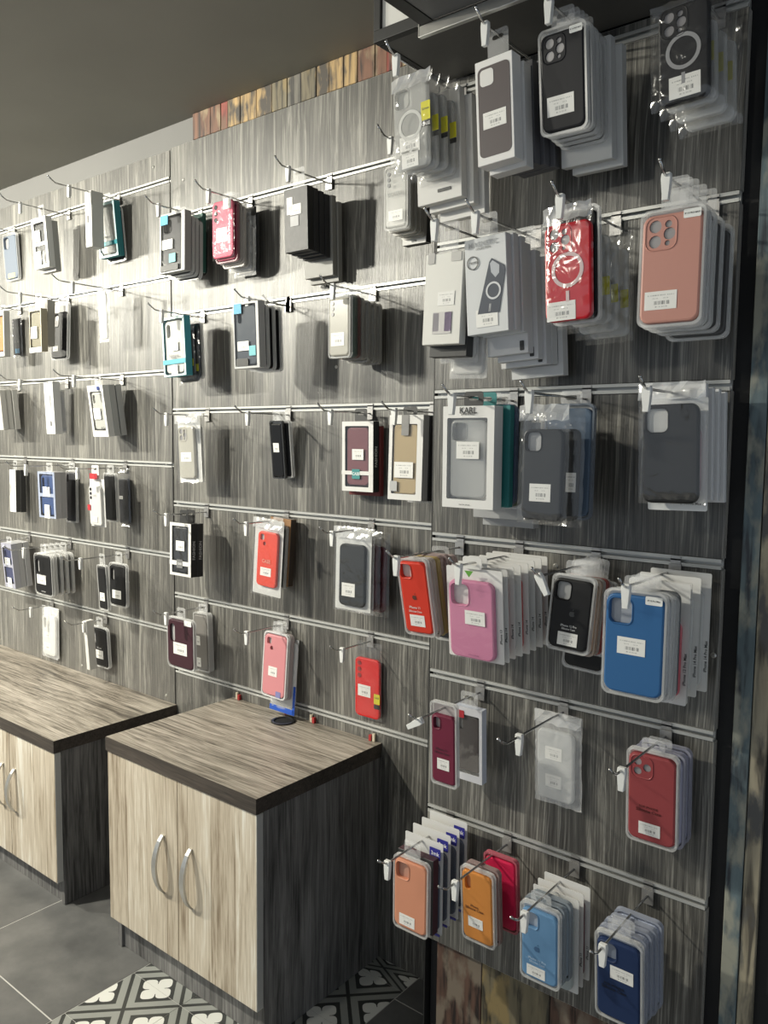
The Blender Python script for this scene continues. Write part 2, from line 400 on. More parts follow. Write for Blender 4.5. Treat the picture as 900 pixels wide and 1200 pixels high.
# ------------------------------------------------------------------ slatwall panels
def rail_mesh(length):
    """aluminium slot profile: two lips and a sunk channel, extruded along x"""
    prof = [(.004, .0090), (-.002, .0090), (-.002, .0030), (.001, .0030), (.001, .0065), (.010, .0065), (.010, -.0065), (.001, -.0065), (.001, -.0030), (-.002, -.0030), (-.002, -.0090), (.004, -.0090), (.0165, -.0090), (.0165, .0090)]
    bm = bmesh.new()
    a = [bm.verts.new((0, y, z)) for y, z in prof]; b_ = [bm.verts.new((length, y, z)) for y, z in prof]
    bridge(bm, a, b_); bm.faces.new(a); bm.faces.new(b_)
    bmesh.ops.recalc_face_normals(bm, faces=bm.faces)
    me = bpy.data.meshes.new('rail'); bm.to_mesh(me); bm.free(); me.materials.append(ALU_L); return me
def slatwall(label, x0, x1, yf, rails, z0, ztop, screws=()):
    root = empty('slatwall_panel', loc=(x0, yf, z0))
    tag(root, label, 'wall panel')
    rs = sorted(rails); zs = [z0] + rs + [ztop]
    for i in range(len(zs) - 1):
        lo = zs[i] + (.0094 if i else 0); hi = zs[i + 1] - (.0094 if i < len(zs) - 2 else 0)
        bm = bmesh.new(); add_box(bm, 0, x1 - x0, 0, .018, lo - z0, hi - z0)
        bmesh.ops.bevel(bm, geom=bm.edges[:], offset=.0012, segments=1, affect='EDGES')
        bm_obj('board', bm, W_WALL, root)
    me = rail_mesh(x1 - x0 - .004)
    for z in rs:
        o = mobj('rail', me, ALU_L, root); o.location = (.002, 0, z - z0)
    for (sx, sz) in screws:
        bm = bmesh.new(); bmesh.ops.create_cone(bm, segments=10, radius1=.0055, radius2=.003, depth=.003, cap_ends=True)
        o = bm_obj('screw', bm, ALU, root); o.location = (sx - x0, -.0012, sz - z0); o.rotation_euler = (math.pi / 2, 0, 0)
    return root
def wpt(x, y, yy=0): q = on_y((x, y), yy); return (q.x, q.z)
slatwall('grey wood slatwall panel above the wide low cabinet, lacking a frieze of painted planks', -3.47, XAB - .0025, 0, RAIL_A, 0.0, TOP_A, [wpt(180, 196), wpt(195, 815), wpt(96, 780), wpt(195, 545)])
slatwall('grey wood slatwall panel behind the square cabinet, under the painted plank frieze', XAB + .0025, XC0 - .004, 0, RAIL_B, 0.0, TOP_B, [wpt(215, 211), wpt(394, 430)])
slatwall('narrow grey wood slatwall panel on the black column, standing proud of the others', XC0, XC1, YC, RAIL_C, .297, 2.175, [wpt(651, 663, YC), wpt(836, 768, YC)])
slatwall('strip of grey wood slatwall panel past the wide cabinet end joint', -4.55, -3.473, 0, RAIL_A, 0.0, TOP_A)

box('edge_trim', XC0 - .0035, XC0 - .0003, YC + .001, -.0002, .0005, 2.1745, BLACKP, None)['kind'] = 'structure'
bpy.data.objects['edge_trim'].name = 'trim_4'
# black column that carries the narrow panel, with painted planks below and beside it
col = struct(box('wall_column', XC0 + .004, .25, YC + .0185, .018, 0, CEIL - .001, plain((.010, .010, .011), .7, name='black_column_paint')))
RU = {
    'redbrown': rustic('rustic_redbrown', (.16, .075, .045), (.27, .20, .12), (.03, .018, .014)),
    'red': rustic('rustic_red', (.26, .055, .04), (.16, .08, .05), (.05, .018, .014)),
    'ochre': rustic('rustic_ochre', (.40, .27, .12), (.06, .05, .04), (.10, .07, .04)),
    'olive': rustic('rustic_olive', (.16, .135, .085), (.27, .20, .09), (.035, .03, .022)),
    'grey': rustic('rustic_grey', (.14, .13, .11), (.30, .25, .16), (.035, .032, .03)),
    'brown': rustic('rustic_brown', (.11, .06, .042), (.20, .16, .12), (.022, .014, .012)),
    'blue': rustic('rustic_blue', (.11, .15, .165), (.30, .30, .25), (.03, .035, .045)),
    'beige': rustic('rustic_beige', (.33, .29, .21), (.09, .09, .09), (.08, .07, .055)),
}
def planks(root, specs, y0, y1, z0, z1, gap=.0015):
    for x0, x1, c in specs:
        j = random.uniform(-.0015, .0015)
        bm = bmesh.new(); add_box(bm, x0 + gap / 2, x1 - gap / 2, y0 + j, y1, z0, z1)
        bmesh.ops.bevel(bm, geom=bm.edges[:], offset=.001, segments=1, affect='EDGES')
        bm_obj('plank', bm, RU[c], root)
fz = struct(empty('trim_1', loc=(0, 0, 0)))
fx = [225, 246, 258, 266, 281, 300, 318, 336, 352, 370, 385, 402, 418, 438, 452, 470, 500]
fc_ = ['redbrown', 'redbrown', 'red', 'ochre', 'ochre', 'ochre', 'olive', 'grey', 'olive', 'ochre', 'ochre', 'ochre', 'redbrown', 'redbrown', 'red', 'redbrown']
planks(fz, [(wpt(a, 130)[0], wpt(b_, 130)[0], c) for a, b_, c in zip(fx, fx[1:], fc_)], .002, .0188, TOP_B + .0015, CEIL - .001)
lp = struct(empty('trim_2', loc=(0, 0, 0)))
bx = [-1.0, -.88, -.715, -.59, -.50, -.412]
planks(lp, list(zip(bx, bx[1:], ['brown', 'olive', 'brown', 'grey', 'brown'])), YC + .0105, YC + .0183, .001, .296)
rp = struct(empty('trim_3', loc=(0, 0, 0)))
planks(rp, [(-.3825, -.353, 'blue'), (-.353, -.3265, 'beige')], YC + .006, YC + .0183, .001, 2.174)

# ------------------------------------------------------------------ canopy above the column panel
cn = empty('canopy_box', loc=(XC0, YC - .22, 2.175)); tag(cn, 'black framed canopy box with white front above the narrow slatwall panel', 'canopy')
def cpart(name, x0, x1, y0, y1, z0, z1, m, par=None): return box(name, x0 - XC0, x1 - XC0, y0 - YC + .22, y1 - YC + .22, z0 - 2.175, z1 - 2.175, m, par or cn, .0012)
DK = plain((.075, .073, .068), .5, 0, 'dark_grey_sheet')
CX1 = .2
cpart('underside_panel', XC0 + .004, CX1, YC - .218, YC - .001, 2.177, 2.183, DK)
cpart('frame_bar', XC0 + .002, CX1, YC - .222, YC - .206, 2.1755, 2.197, BLACKP)
cpart('frame_bar', XC0 + .002, XC0 + .018, YC - .222, YC - .206, 2.197, CEIL - .001, BLACKP)
cpart('frame_bar', XC0 + .002, XC0 + .016, YC - .205, YC - .001, 2.1755, 2.19, BLACKP)
cpart('front_panel', XC0 + .018, CX1, YC - .216, YC - .208, 2.197, CEIL - .001, plain((.70, .69, .66), .5, 0, 'white_sheet'))
cpart('side_panel', XC0 + .003, XC0 + .008, YC - .205, YC - .001, 2.19, CEIL - .001, DK)
sg = empty('overhead_sign_tray', loc=(-.9, YC - .226, 2.19)); tag(sg, 'flat dark overhead tray with silver edge bar fixed to the canopy', 'sign')
def spart(name, x0, x1, y0, y1, z0, z1, m): return box(name, x0 + .9, x1 + .9, y0 - YC + .226, y1 - YC + .226, z0 - 2.19, z1 - 2.19, m, sg, .001)
spart('silver_bar', -.905, CX1, YC - .236, YC - .2265, 2.147, 2.1655, ALU)
spart('end_cap', -.9075, -.9052, YC - .2365, YC - .2265, 2.147, 2.180, ALU)
spart('border', -.903, -.876, YC - .72, YC - .2365, 2.1665, 2.176, BLACKP)
spart('sheet', -.8755, CX1, YC - .72, YC - .2365, 2.168, 2.176, plain((.085, .085, .088), .45))

# ------------------------------------------------------------------ cabinets and worktops
def bow_handle(parent, x, y, z0, z1):
    bm = bmesh.new(); n = 12; L = []
    for i in range(n + 1):
        t = i / n; zz = z0 + (z1 - z0) * t; out = .028 * math.sin(math.pi * t) ** .7
        wd = .0055 + .003 * math.sin(math.pi * t)
        L.append([bm.verts.new(p) for p in ((x - wd, y - out - .004, zz), (x + wd, y - out - .004, zz), (x + wd, y - out + .002, zz), (x - wd, y - out + .002, zz))])
    for a, b_ in zip(L, L[1:]): bridge(bm, a, b_)
    bm.faces.new(L[0]); bm.faces.new(L[-1])
    return bm_obj('handle', bm, ALU, parent)
def cabinet(label, x0, x1, yf, top, splits, hz, hx, dbot):
    r = empty('base_cabinet', loc=((x0 + x1) / 2, yf / 2, 0)); tag(r, label, 'cabinet')
    ox, oy = (x0 + x1) / 2, yf / 2
    def b(name, a0, a1, b0, b1, c0, c1, m, par=r, bev=.0008): return box(name, a0 - ox, a1 - ox, b0 - oy, b1 - oy, c0, c1, m, par, bev)
    yb = yf + .026
    b('side_panel', x1 - .019, x1 - .001, yb, -.003, 0.0005, top, W_SIDE)
    b('side_panel', x0 + .001, x0 + .019, yb, -.003, 0.0005, top, W_SIDE)
    b('bottom_panel', x0 + .0195, x1 - .0195, yb, -.004, dbot, dbot + .018, W_SIDE)
    b('back_panel', x0 + .0195, x1 - .0195, -.012, -.004, dbot + .0185, top, W_SIDE)
    b('kickboard', x0 + .0195, x1 - .0195, yb + .008, yb + .024, .0005, dbot - .0005, W_SIDE)
    xs = [x0] + splits + [x1]
    for i, (a, c) in enumerate(zip(xs, xs[1:])):
        d = b('door', a + .0015, c - .0015, yf + .003, yf + .0235, dbot - .006, top - .002, W_DOOR, r, .001)
        if i == len(xs) - 2: box('edge_band', c - .0014 - ox, c - .0006 - ox, yf + .0035 - oy, yf + .0232 - oy, dbot - .0055, top - .0025, ALU_L, d)
        if hx[i] is not None: bow_handle(d, hx[i] - ox, yf + .003 - oy, hz[0], hz[1])
    return r
YF1, YF2 = -.455, -.447
Z1, Z2 = .613, .526
h1 = on_y(px('y', 372, 466), YF1); h1b = on_y(px('y', 383, 605), YF1); h2 = on_y(px('y', 436, 502), YF1)
h3 = on_y(px('y', 32, 315), YF2); h3b = on_y(px('y', 40, 418), YF2)
cabinet('square cabinet with pale oak doors and dark sides beneath the worktop with cable hole', -1.941, -1.338, YF1, Z1 - .0385, [-1.632], (h1b.z, h1.z), (h1.x, h2.x), .100)
sp2 = on_y(px('y', 18, 230), YF2).x
cabinet('long low cabinet with pale oak doors under the wide plain worktop', -3.47, -2.235, YF2, Z2 - .0385, [sp2 - .62, sp2 - .31, sp2], (h3b.z, h3.z), (None, None, sp2 - .045, h3.x), .085)
def worktop(label, x0, x1, yf, top, hole=None):
    r = empty('worktop', loc=((x0 + x1) / 2, yf / 2, top - .038)); tag(r, label, 'worktop')
    ox, oy = (x0 + x1) / 2, yf / 2
    bm = bmesh.new(); fs = add_box(bm, x0 - ox, x1 - ox, yf - oy, -.001 - oy, 0, .038)
    for f in fs: f.material_index = 1
    fs[4].material_index = 0
    bm_obj('slab', bm, [W_TOP, W_EDGE], r)
    box('front_edge', x0 - ox, x1 - ox, yf - .0012 - oy, yf - .0001 - oy, .0005, .0375, W_EDGE, r)
    if hole:
        bm = bmesh.new(); n = 28; hx_, hy = hole[0] - ox, hole[1] - oy
        rings = []
        for rad, z in ((.036, .0385), (.036, .0410), (.0335, .0420), (.0285, .0418), (.0275, .0388)):
            rings.append([bm.verts.new((hx_ + rad * math.cos(2 * math.pi * i / n), hy + rad * math.sin(2 * math.pi * i / n), z)) for i in range(n)])
        for a, b_ in zip(rings, rings[1:]): bridge(bm, a, b_)
        g = bm_obj('cable_grommet', bm, plain((.015, .015, .015), .3), r)
        bm = bmesh.new(); bm.faces.new([bm.verts.new((hx_ + .0278 * math.cos(2 * math.pi * i / n), hy + .0278 * math.sin(2 * math.pi * i / n), .0389)) for i in range(n)])
        bm_obj('grommet_hole', bm, plain((.006, .006, .006), .8), g)
    return r
gh = on_z(px('z', 273, 218), Z1)
worktop('grey brown wood worktop with a round black cable grommet', -1.943, -1.336, YF1, Z1, (gh.x, gh.y))
worktop('wide grey brown wood worktop without a cable hole', -3.47, -2.2325, YF2, Z2)

# ------------------------------------------------------------------ small rail clips behind the square cabinet
for i, (zx, zy) in enumerate(((97, 105), (290, 168), (388, 195), (620, 262))):
    q = on_y(px('z', zx, zy), -.006)
    r = empty('rail_clip', loc=(q.x, -.004, .6135)); tag(r, 'tiny red and ivory clip under the lowest rail, %s counted from the panel joint' % ('first', 'second', 'third', 'fourth')[i], 'clip', 'red and ivory clips')
    s_ = 1 if i in (0, 2) else -1
    box('ivory_tongue', -.004 - .006 * s_, .004 - .006 * s_, -.004, .002, 0, .021, plain((.62, .55, .42), .5), r)
    box('red_tongue', -.004 + .005 * s_, .004 + .005 * s_, -.006, .002, 0, .016, plain((.42, .03, .03), .5), r)
#BEGIN_PACKS
# ------------------------------------------------------------------ phone case packs
WALL_Y = {'A': 0, 'B': 0, 'C': YC}
RAILS = {'A': RAIL_A, 'B': RAIL_B, 'C': RAIL_C}
HLEN = {'A': .26, 'B': .205, 'C': .255}
LENS = plain((.20, .20, .21), .25, 0, 'lens_grey'); LENS_D = plain((.03, .03, .035), .2, 0, 'lens_dark'); LENS_P = plain((.27, .26, .27), .3, 0, 'lens_pale')
def sticker_mesh(w_, h_):
    bm = bmesh.new(); uvl = bm.loops.layers.uv.new('UVMap')
    add_box(bm, -w_ / 2, w_ / 2, -.0004, 0, -h_ / 2, h_ / 2)
    for f in bm.faces:
        for l in f.loops: l[uvl].uv = (l.vert.co.x / w_ + .5, l.vert.co.z / h_ + .5)
    bmesh.ops.recalc_face_normals(bm, faces=bm.faces)
    me = bpy.data.meshes.new('price_label'); bm.to_mesh(me); bm.free(); me.materials.append(STICKER); return me
ST = {}
def sticker(root, x, z, y, w_, h_=None, rot=0):
    h_ = h_ or w_ * .56; k = (round(w_, 3), round(h_, 3))
    if k not in ST: ST[k] = sticker_mesh(*k)
    o = mobj('price_label', ST[k], STICKER, root); o.location = (x, y, z); o.rotation_euler = (0, rot, 0); return o
def patch(root, name, x, z, y, w_, h_, col, r=.001, rot=0, rough=.5):
    o = slab_obj(name, root, plain(col, rough), 0, 0, w_, h_, r, -.0005, 0, n=4); o.location = (x, y, z); o.rotation_euler = (0, rot, 0); return o
def disc(root, name, x, z, y, r, t, m, n=14):
    bm = bmesh.new(); a = ring_verts(bm, circ(x, z, r, n), y); b_ = ring_verts(bm, circ(x, z, r, n), y + t); bridge(bm, a, b_); bm.faces.new(a)
    return bm_obj(name, bm, m, root)
def annulus(root, name, x, z, y, r1, r2, m, n=28, t=.0006):
    bm = bmesh.new(); a = ring_verts(bm, circ(x, z, r1, n), y); b_ = ring_verts(bm, circ(x, z, r2, n), y); bridge(bm, a, b_)
    c = ring_verts(bm, circ(x, z, r1, n), y + t); bridge(bm, a, c); d = ring_verts(bm, circ(x, z, r2, n), y + t); bridge(bm, b_, d)
    return bm_obj(name, bm, m, root)
def fruit_logo(root, x, z, y, s, col):
    """bitten round fruit emblem with a leaf"""
    bm = bmesh.new(); pts = []
    for i in range(40):
        a = 2 * math.pi * i / 40; r = 1 + .10 * math.cos(2 * a) - .16 * max(0, math.sin(a)) ** 14 - .10 * max(0, -math.sin(a)) ** 18
        X, Z = r * math.cos(a) * .86, r * math.sin(a) * .92
        dx, dz = X - 1.05, Z - .12
        d = math.hypot(dx, dz)
        if d < .5: X, Z = 1.05 + dx / d * .5, .12 + dz / d * .5
        pts.append((x + s * X, z + s * Z))
    bm.faces.new(ring_verts(bm, pts, y))
    lf = [(.05, 1.02), (.10, 1.30), (.28, 1.50), (.46, 1.56), (.42, 1.30), (.25, 1.10)]
    bm.faces.new(ring_verts(bm, [(x + s * p, z + s * q) for p, q in lf], y))
    return bm_obj('logo', bm, plain(col, .4), root)

def phone_case(root, cx, cz, w_, h_, t, y0, col, cam='hole', rough=.45, mat=None, ring=None, r=None, lens=None):
    m = mat or plain(col, rough, 0, 'silicone', spec=.22)
    r = r or w_ * .16; holes = []
    lx, tz = cx - w_ / 2, cz + h_ / 2
    if cam == 'hole': holes = [rr(lx + w_ * .265, tz - w_ * .285, w_ * .39, w_ * .42, w_ * .10, 4)]
    elif cam == 'pill': holes = [rr(lx + w_ * .20, tz - w_ * .34, w_ * .20, w_ * .46, w_ * .09, 4)]
    elif cam == 'pillbig': holes = [rr(lx + w_ * .24, tz - w_ * .32, w_ * .28, w_ * .42, w_ * .08, 4)]
    elif cam == 'pro': holes = [circ(lx + w_ * .20, tz - w_ * .18, w_ * .085), circ(lx + w_ * .20, tz - w_ * .39, w_ * .085), circ(lx + w_ * .40, tz - w_ * .285, w_ * .085)]
    elif cam == 'four': holes = [circ(lx + w_ * .22, tz - w_ * .19, w_ * .105), circ(lx + w_ * .22, tz - w_ * .44, w_ * .105), circ(lx + w_ * .44, tz - w_ * .17, w_ * .06), circ(lx + w_ * .46, tz - w_ * .33, w_ * .10), circ(lx + w_ * .43, tz - w_ * .48, w_ * .045)]
    elif cam == 'side': holes = [rr(lx + w_ * .22, tz - w_ * .20, w_ * .20, w_ * .22, w_ * .06, 3), circ(lx + w_ * .34, tz - w_ * .42, w_ * .07)]
    c = slab_obj('case', root, m, cx, cz, w_, h_, r, y0, y0 + t, holes, min(.0035, t * .4))
    if cam == 'hole' or cam == 'pillbig':
        q = holes[0]; xs = [p[0] for p in q]; zs = [p[1] for p in q]
        annulus_rr(c, 'camera_rim', (min(xs) + max(xs)) / 2, (min(zs) + max(zs)) / 2, max(xs) - min(xs), max(zs) - min(zs), w_ * .10, y0 - .0012, m)
    if cam == 'trio':
        for k in range(3): disc(c, 'lens', lx + w_ * .19, tz - w_ * (.17 + .2 * k), y0 - .0012, w_ * .075, .001, lens or LENS_D)
    if cam in ('four', 'pro'):
        for q in holes:
            xs = [a for a, b in q]; zs = [b for a, b in q]
            disc(c, 'lens_window', (min(xs) + max(xs)) / 2, (min(zs) + max(zs)) / 2, y0 + .0022, (max(xs) - min(xs)) / 2 - .0001, .001, lens or LENS_P)
    if cam == 'four':
        annulus_rr(c, 'camera_rim', lx + w_ * .32, tz - w_ * .315, w_ * .5, w_ * .52, w_ * .13, y0 - .0012, m)
    if cam == 'pro':
        annulus_rr(c, 'camera_rim', lx + w_ * .29, tz - w_ * .285, w_ * .44, w_ * .46, w_ * .12, y0 - .0012, m)
    if ring:
        rm = plain(ring, .45, 0, 'magnet_ring')
        annulus(c, 'magnet_ring', cx, cz + h_ * .02, y0 - .0008, w_ * .27, w_ * .345, rm)
        box('magnet_bar', cx - w_ * .035, cx + w_ * .035, y0 - .0008, y0 - .0001, cz + h_ * .02 - w_ * .62, cz + h_ * .02 - w_ * .41, rm, c)
    return c
def annulus_rr(root, name, x, z, w_, h_, r, y, m, t=.0025):
    bm = bmesh.new(); a = ring_verts(bm, rr(x, z, w_ + 2 * t, h_ + 2 * t, r + t, 4), y + .0011); b_ = ring_verts(bm, rr(x, z, w_ + t, h_ + t, r + t / 2, 4), y); c = ring_verts(bm, rr(x, z, w_, h_, r, 4), y + .0011)
    bridge(bm, a, b_); bridge(bm, b_, c); return bm_obj(name, bm, m, root)

def hang_tab(root, W_, H_, D, up, m=TAB):
    """hook tab with a hang hole, rising from the top of the pack"""
    if up < .008: return
    hh = up + .012; ww = min(.042, W_ * .6)
    bm = bmesh.new(); y = D * .6
    slab(bm, 0, H_ + hh / 2 - .001, ww, hh, min(.006, ww * .3), y, y + .0008, [rr(0, H_ + up - .0018, min(.022, ww * .6), .008, .004, 3)])
    bm_obj('hang_tab', bm, m, root)
def film_bag(root, W_, H_, D, m, name='bag', top=.0, amp=.0011):
    bm = bmesh.new(); nx, nz = 9, 16; rnd = random.Random(int(W_ * 1e5) + int(H_ * 1e5)); G = []
    for s_ in (0, 1):
        g = []
        for j in range(nz + 1):
            row = []
            for i in range(nx + 1):
                u, v_ = i / nx, j / nz
                puff = (1 - abs(2 * u - 1) ** 14) * (1 - abs(2 * v_ - 1) ** 20)
                y = D / 2 + (-1 if s_ == 0 else 1) * (D / 2) * puff
                edge = i in (0, nx) or j in (0, nz)
                y += (1 if s_ == 0 else -1) * rnd.uniform(0, 1.8 * amp) * (.2 if edge else 1)
                x = (u - .5) * W_ + rnd.uniform(-1, 1) * .0012
                z = v_ * H_ + rnd.uniform(-1, 1) * .0012
                row.append(bm.verts.new((x, y, z)))
            g.append(row)
        G.append(g)
    for g in G:
        for j in range(nz):
            for i in range(nx): bm.faces.new((g[j][i], g[j][i + 1], g[j + 1][i + 1], g[j + 1][i]))
    o = bm_obj(name, bm, m, root, True); return o
def extras(root, W_, H_, ysurf, o, case=None):
    lab = o.get('lab', (.45, .72, .5))
    if lab:
        for L in (lab if isinstance(lab, list) else [lab]):
            sticker(root, (L[0] - .5) * W_, (1 - L[1]) * H_, ysurf - .0002, L[2] * W_, L[3] * W_ if len(L) > 3 else None, L[4] if len(L) > 4 else 0)
    for s_, u, v_, size, c in o.get('txt', ()):
        lettering(root, s_, (u - .5) * W_, (1 - v_) * H_, ysurf - .0009, size, c, bold=True)
    for nm, u, v_, w_, h_, c in o.get('pat', ()):
        patch(root, nm, (u - .5) * W_, (1 - v_) * H_, ysurf - .0003, w_ * W_, h_ * H_, c, .0015)
    if o.get('logo'):
        u, v_, s_, c = o['logo']; fruit_logo(root, (u - .5) * W_, (1 - v_) * H_, ysurf - .0006, s_, c)
    if o.get('poly'):
        for nm, pts, c in o['poly']:
            bm = bmesh.new(); bm.faces.new(ring_verts(bm, [((a - .5) * W_, (1 - b_) * H_) for a, b_ in pts], ysurf - .0008 - .0003 * (nm == 'picture_camera')))
            bm_obj(nm, bm, plain(c, .45), root)
    if o.get('annu'):
        for u, v_, r1, r2, c in o['annu']: annulus(root, 'printed_ring', (u - .5) * W_, (1 - v_) * H_, ysurf - .0014, r1 * W_, r2 * W_, plain(c, .5))
    if o.get('tagtop'):
        slab_obj('size_label', root, plain((.82, .82, .80), .5), (.80 - .5) * W_, H_ * .925, W_ * .26, W_ * .13, .002, ysurf - .0008, ysurf - .0002, n=3)
        lettering(root, o['tagtop'], (.80 - .5) * W_, H_ * .925, ysurf - .0012, W_ * .034, (.03, .03, .03), bold=True)
DEPTH = dict(tray=.0128, bag=.016, box=.022, wbox=.024, card=.014)
def build_pack(kind, W_, H_, D, o, up):
    root = empty({'tray': 'phone_case_tray', 'bag': 'phone_case_bag', 'box': 'phone_case_box', 'wbox': 'phone_case_window_box', 'card': 'phone_case_card'}[kind])
    col = o.get('col', (.02, .02, .022)); cam = o.get('cam', 'hole'); rough = o.get('rough', .45)
    if kind == 'tray':
        m = o.get('tray') or (clear(tuple(.75 * c + .12 for c in col), .66, .25, name='tinted_tray') if 'TL' not in o and max(col) - min(col) > .04 else TRAY); bm = bmesh.new()
        slab(bm, 0, H_ / 2, W_, H_, W_ * .13, .0018, D - .0012, [rr(0, H_ / 2, W_ - .0075, H_ - .0075, W_ * .12, 5)], 0)
        slab(bm, 0, H_ / 2, W_ - .001, H_ - .001, W_ * .13, D - .001, D)
        bm_obj('tray', bm, m, root)
        slab_obj('insert', root, plain(o.get('insert', (.50, .49, .48)), .5), 0, H_ / 2, W_ - .010, H_ - .010, W_ * .11, D - .0032, D - .0014)
        ch = H_ - .0125 - o.get('cgap', .002)
        cw_ = W_ - .0085
        phone_case(root, 0, .006 + ch / 2, cw_, ch, D - .0045, .0010, col, cam, rough, ring=o.get('ring'), mat=o.get('mat'), lens=o.get('lens'))
        extras(root, W_, H_, .0010, o); hang_tab(root, W_, H_, D, up)
    elif kind == 'bag':
        ci = o.get('ci', (.09, .17, .09, .05))
        cw_, ch = W_ * (1 - ci[0] - ci[2]), H_ * (1 - ci[1] - ci[3]); cx = W_ * (ci[0] - ci[2]) / 2; cz = H_ * ci[3] + ch / 2
        if col is not None:
            phone_case(root, cx, cz, cw_, ch, min(.009, D * .55), D * .24, col, cam, rough, ring=o.get('ring'), mat=o.get('mat'), lens=o.get('lens'))
            if cam in ('hole', 'pillbig', 'pill', 'four', 'pro', 'side'):
                slab_obj('insert', root, plain(o.get('insert', (.46, .46, .45)), .5), cx, cz, cw_ * .94, ch * .94, .008, D * .24 + .0092 if D > .015 else D * .24 + .0055, D * .24 + (.0098 if D > .015 else .006))
        extras(root, W_, H_, D * .24, o)
        film_bag(root, W_, H_ + max(0, up * o.get('over', 0)), D, o.get('film', FILM))
        if o.get('back'):
            slab_obj('bag_back', root, clear((.85, .85, .83), .72, .3, name='white_bag_back'), 0, H_ / 2, W_ * .97, H_ * .97, .003, D * .93, D * .96, n=2)
        if o.get('header'):
            bm = bmesh.new(); hh = o['header'] * H_; rnd = random.Random(3); L = []
            for i in range(9):
                x = (i / 8 - .5) * W_ * .995; L.append([bm.verts.new((x + rnd.uniform(-.001, .001), D / 2 - .004 + rnd.uniform(-.003, .003), H_ - hh + k * hh + rnd.uniform(-.002, .002))) for k in (0, .5, 1)])
            for a, b_ in zip(L, L[1:]):
                for k in (0, 1): bm.faces.new((a[k], b_[k], b_[k + 1], a[k + 1]))
            bm_obj('bag_header', bm, HEADER, root)
    elif kind == 'box':
        bm = bmesh.new(); fs = add_box(bm, -W_ / 2, W_ / 2, 0, D, 0, H_)
        for k in (1, 3, 4, 5): fs[k].material_index = 1
        bm.verts.ensure_lookup_table()
        c = o.get('box', (.72, .71, .69)); s_ = o.get('side', tuple(x * .96 for x in c))
        bmesh.ops.bevel(bm, geom=bm.edges[:], offset=.0008, segments=1, affect='EDGES')
        bm_obj('carton', bm, [plain(c, .5, 0, 'carton'), plain(s_, .5, 0, 'carton')], root)
        if o.get('print'):
            pw, ph, pcx, pv, pc = o['print']; slab_obj('printed_case', root, plain(pc, .5), (pcx - .5) * W_, (1 - pv) * H_, pw * W_, ph * H_, W_ * .13, -.0006, .0)
            if o.get('pcam'):
                slab_obj('printed_camera', root, plain((.72, .71, .69), .5), (pcx - .5) * W_ - pw * W_ * .21, (1 - pv) * H_ + ph * H_ * .5 - pw * W_ * .29, pw * W_ * .42, pw * W_ * .44, W_ * .09, -.0011, -.0007)
        extras(root, W_, H_, -.0004, o)
        if 'TL' in o or o.get('cardtab'): hang_tab(root, W_, H_, D, up, plain(c, .5) if o.get('cardtab') else TAB)
    elif kind == 'wbox':
        fr = o.get('fr', (.09, .10, .09, .10)); c = o.get('box', (.72, .71, .69)); s_ = o.get('side', tuple(x * .95 for x in c))
        ww, wh = W_ * (1 - fr[0] - fr[2]), H_ * (1 - fr[1] - fr[3]); wx = W_ * (fr[0] - fr[2]) / 2; wz = H_ * fr[3] + wh / 2
        bm = bmesh.new(); holes = [rr(wx, wz, ww, wh, o.get('wr', .003), 3)]
        if o.get('bar'):
            holes = [rr(wx, wz + wh * .27, ww, wh * .46, .003, 3), rr(wx, wz - wh * .27, ww, wh * .46, .003, 3)]
        slab(bm, 0, H_ / 2, W_, H_, .0012, 0, .0008, holes, n=2)
        fs = add_box(bm, -W_ / 2, W_ / 2, .0009, D, 0, H_, 1)
        bmesh.ops.delete(bm, geom=[fs[0]], context='FACES_ONLY')
        bm_obj('carton', bm, [plain(c, .5, 0, 'carton'), plain(s_, .5, 0, 'carton')], root)
        slab_obj('liner', root, plain(o.get('liner', (.5, .49, .47)), .6), 0, H_ / 2, W_ - .004, H_ - .004, .002, D - .006, D - .003)
        cw_, ch = min(W_ - .008, ww * o.get('cf', .92)), min(H_ - .010, wh * o.get('ch', .95))
        phone_case(root, wx, wz - wh * o.get('cdz', 0), cw_, ch, min(.009, D - .011), .0035, col, cam, rough, ring=o.get('ring'), mat=o.get('mat'), lens=o.get('lens'))
        slab_obj('window_pane', root, PANE, wx, wz, ww + .002, wh + .002, .003, .0012, .0015, n=2)
        extras(root, W_, H_, -.0002, o)
        if o.get('strip'):
            v_, h_, c2 = o['strip']; box('paper_band', -W_ / 2 - .0006, W_ / 2 + .0006, -.0008, -.0002, (1 - v_) * H_ - h_ / 2, (1 - v_) * H_ + h_ / 2, plain(c2, .5), root)
        if o.get('tab', True): hang_tab(root, W_, H_, D, up, plain(o['tabc'], .5) if o.get('tabc') else TAB)
    elif kind == 'card':
        c = o.get('box', (.74, .73, .71)); bm = bmesh.new()
        slab(bm, 0, H_ / 2, W_, H_, .003, D - .0012, D, n=3); bm_obj('backing_card', bm, plain(c, .5, 0, 'white_card'), root)
        ci = o.get('ci', (.08, .14, .10, .03)); cw_, ch = W_ * (1 - ci[0] - ci[2]), H_ * (1 - ci[1] - ci[3]); cx = W_ * (ci[0] - ci[2]) / 2; cz = H_ * ci[3] + ch / 2
        if col is not None: phone_case(root, cx, cz, cw_, ch, D - .004, .0022, col, cam, rough, mat=o.get('mat'), ring=o.get('ring'), lens=o.get('lens'))
        bm = bmesh.new(); slab(bm, cx, cz, cw_ + .006, ch + .006, .010, .0014, D - .0014, back=False, bev=.002)
        bm_obj('blister', bm, PANE, root)
        extras(root, W_, H_, .0008, o)
        if o.get('sidetxt'): lettering(root, o['sidetxt'], W_ * .46, H_ * .30, D - .0016, .007, (.05, .05, .05), rot=-math.pi / 2, bold=True)
        hang_tab(root, W_, H_, D, up, plain(c, .5))
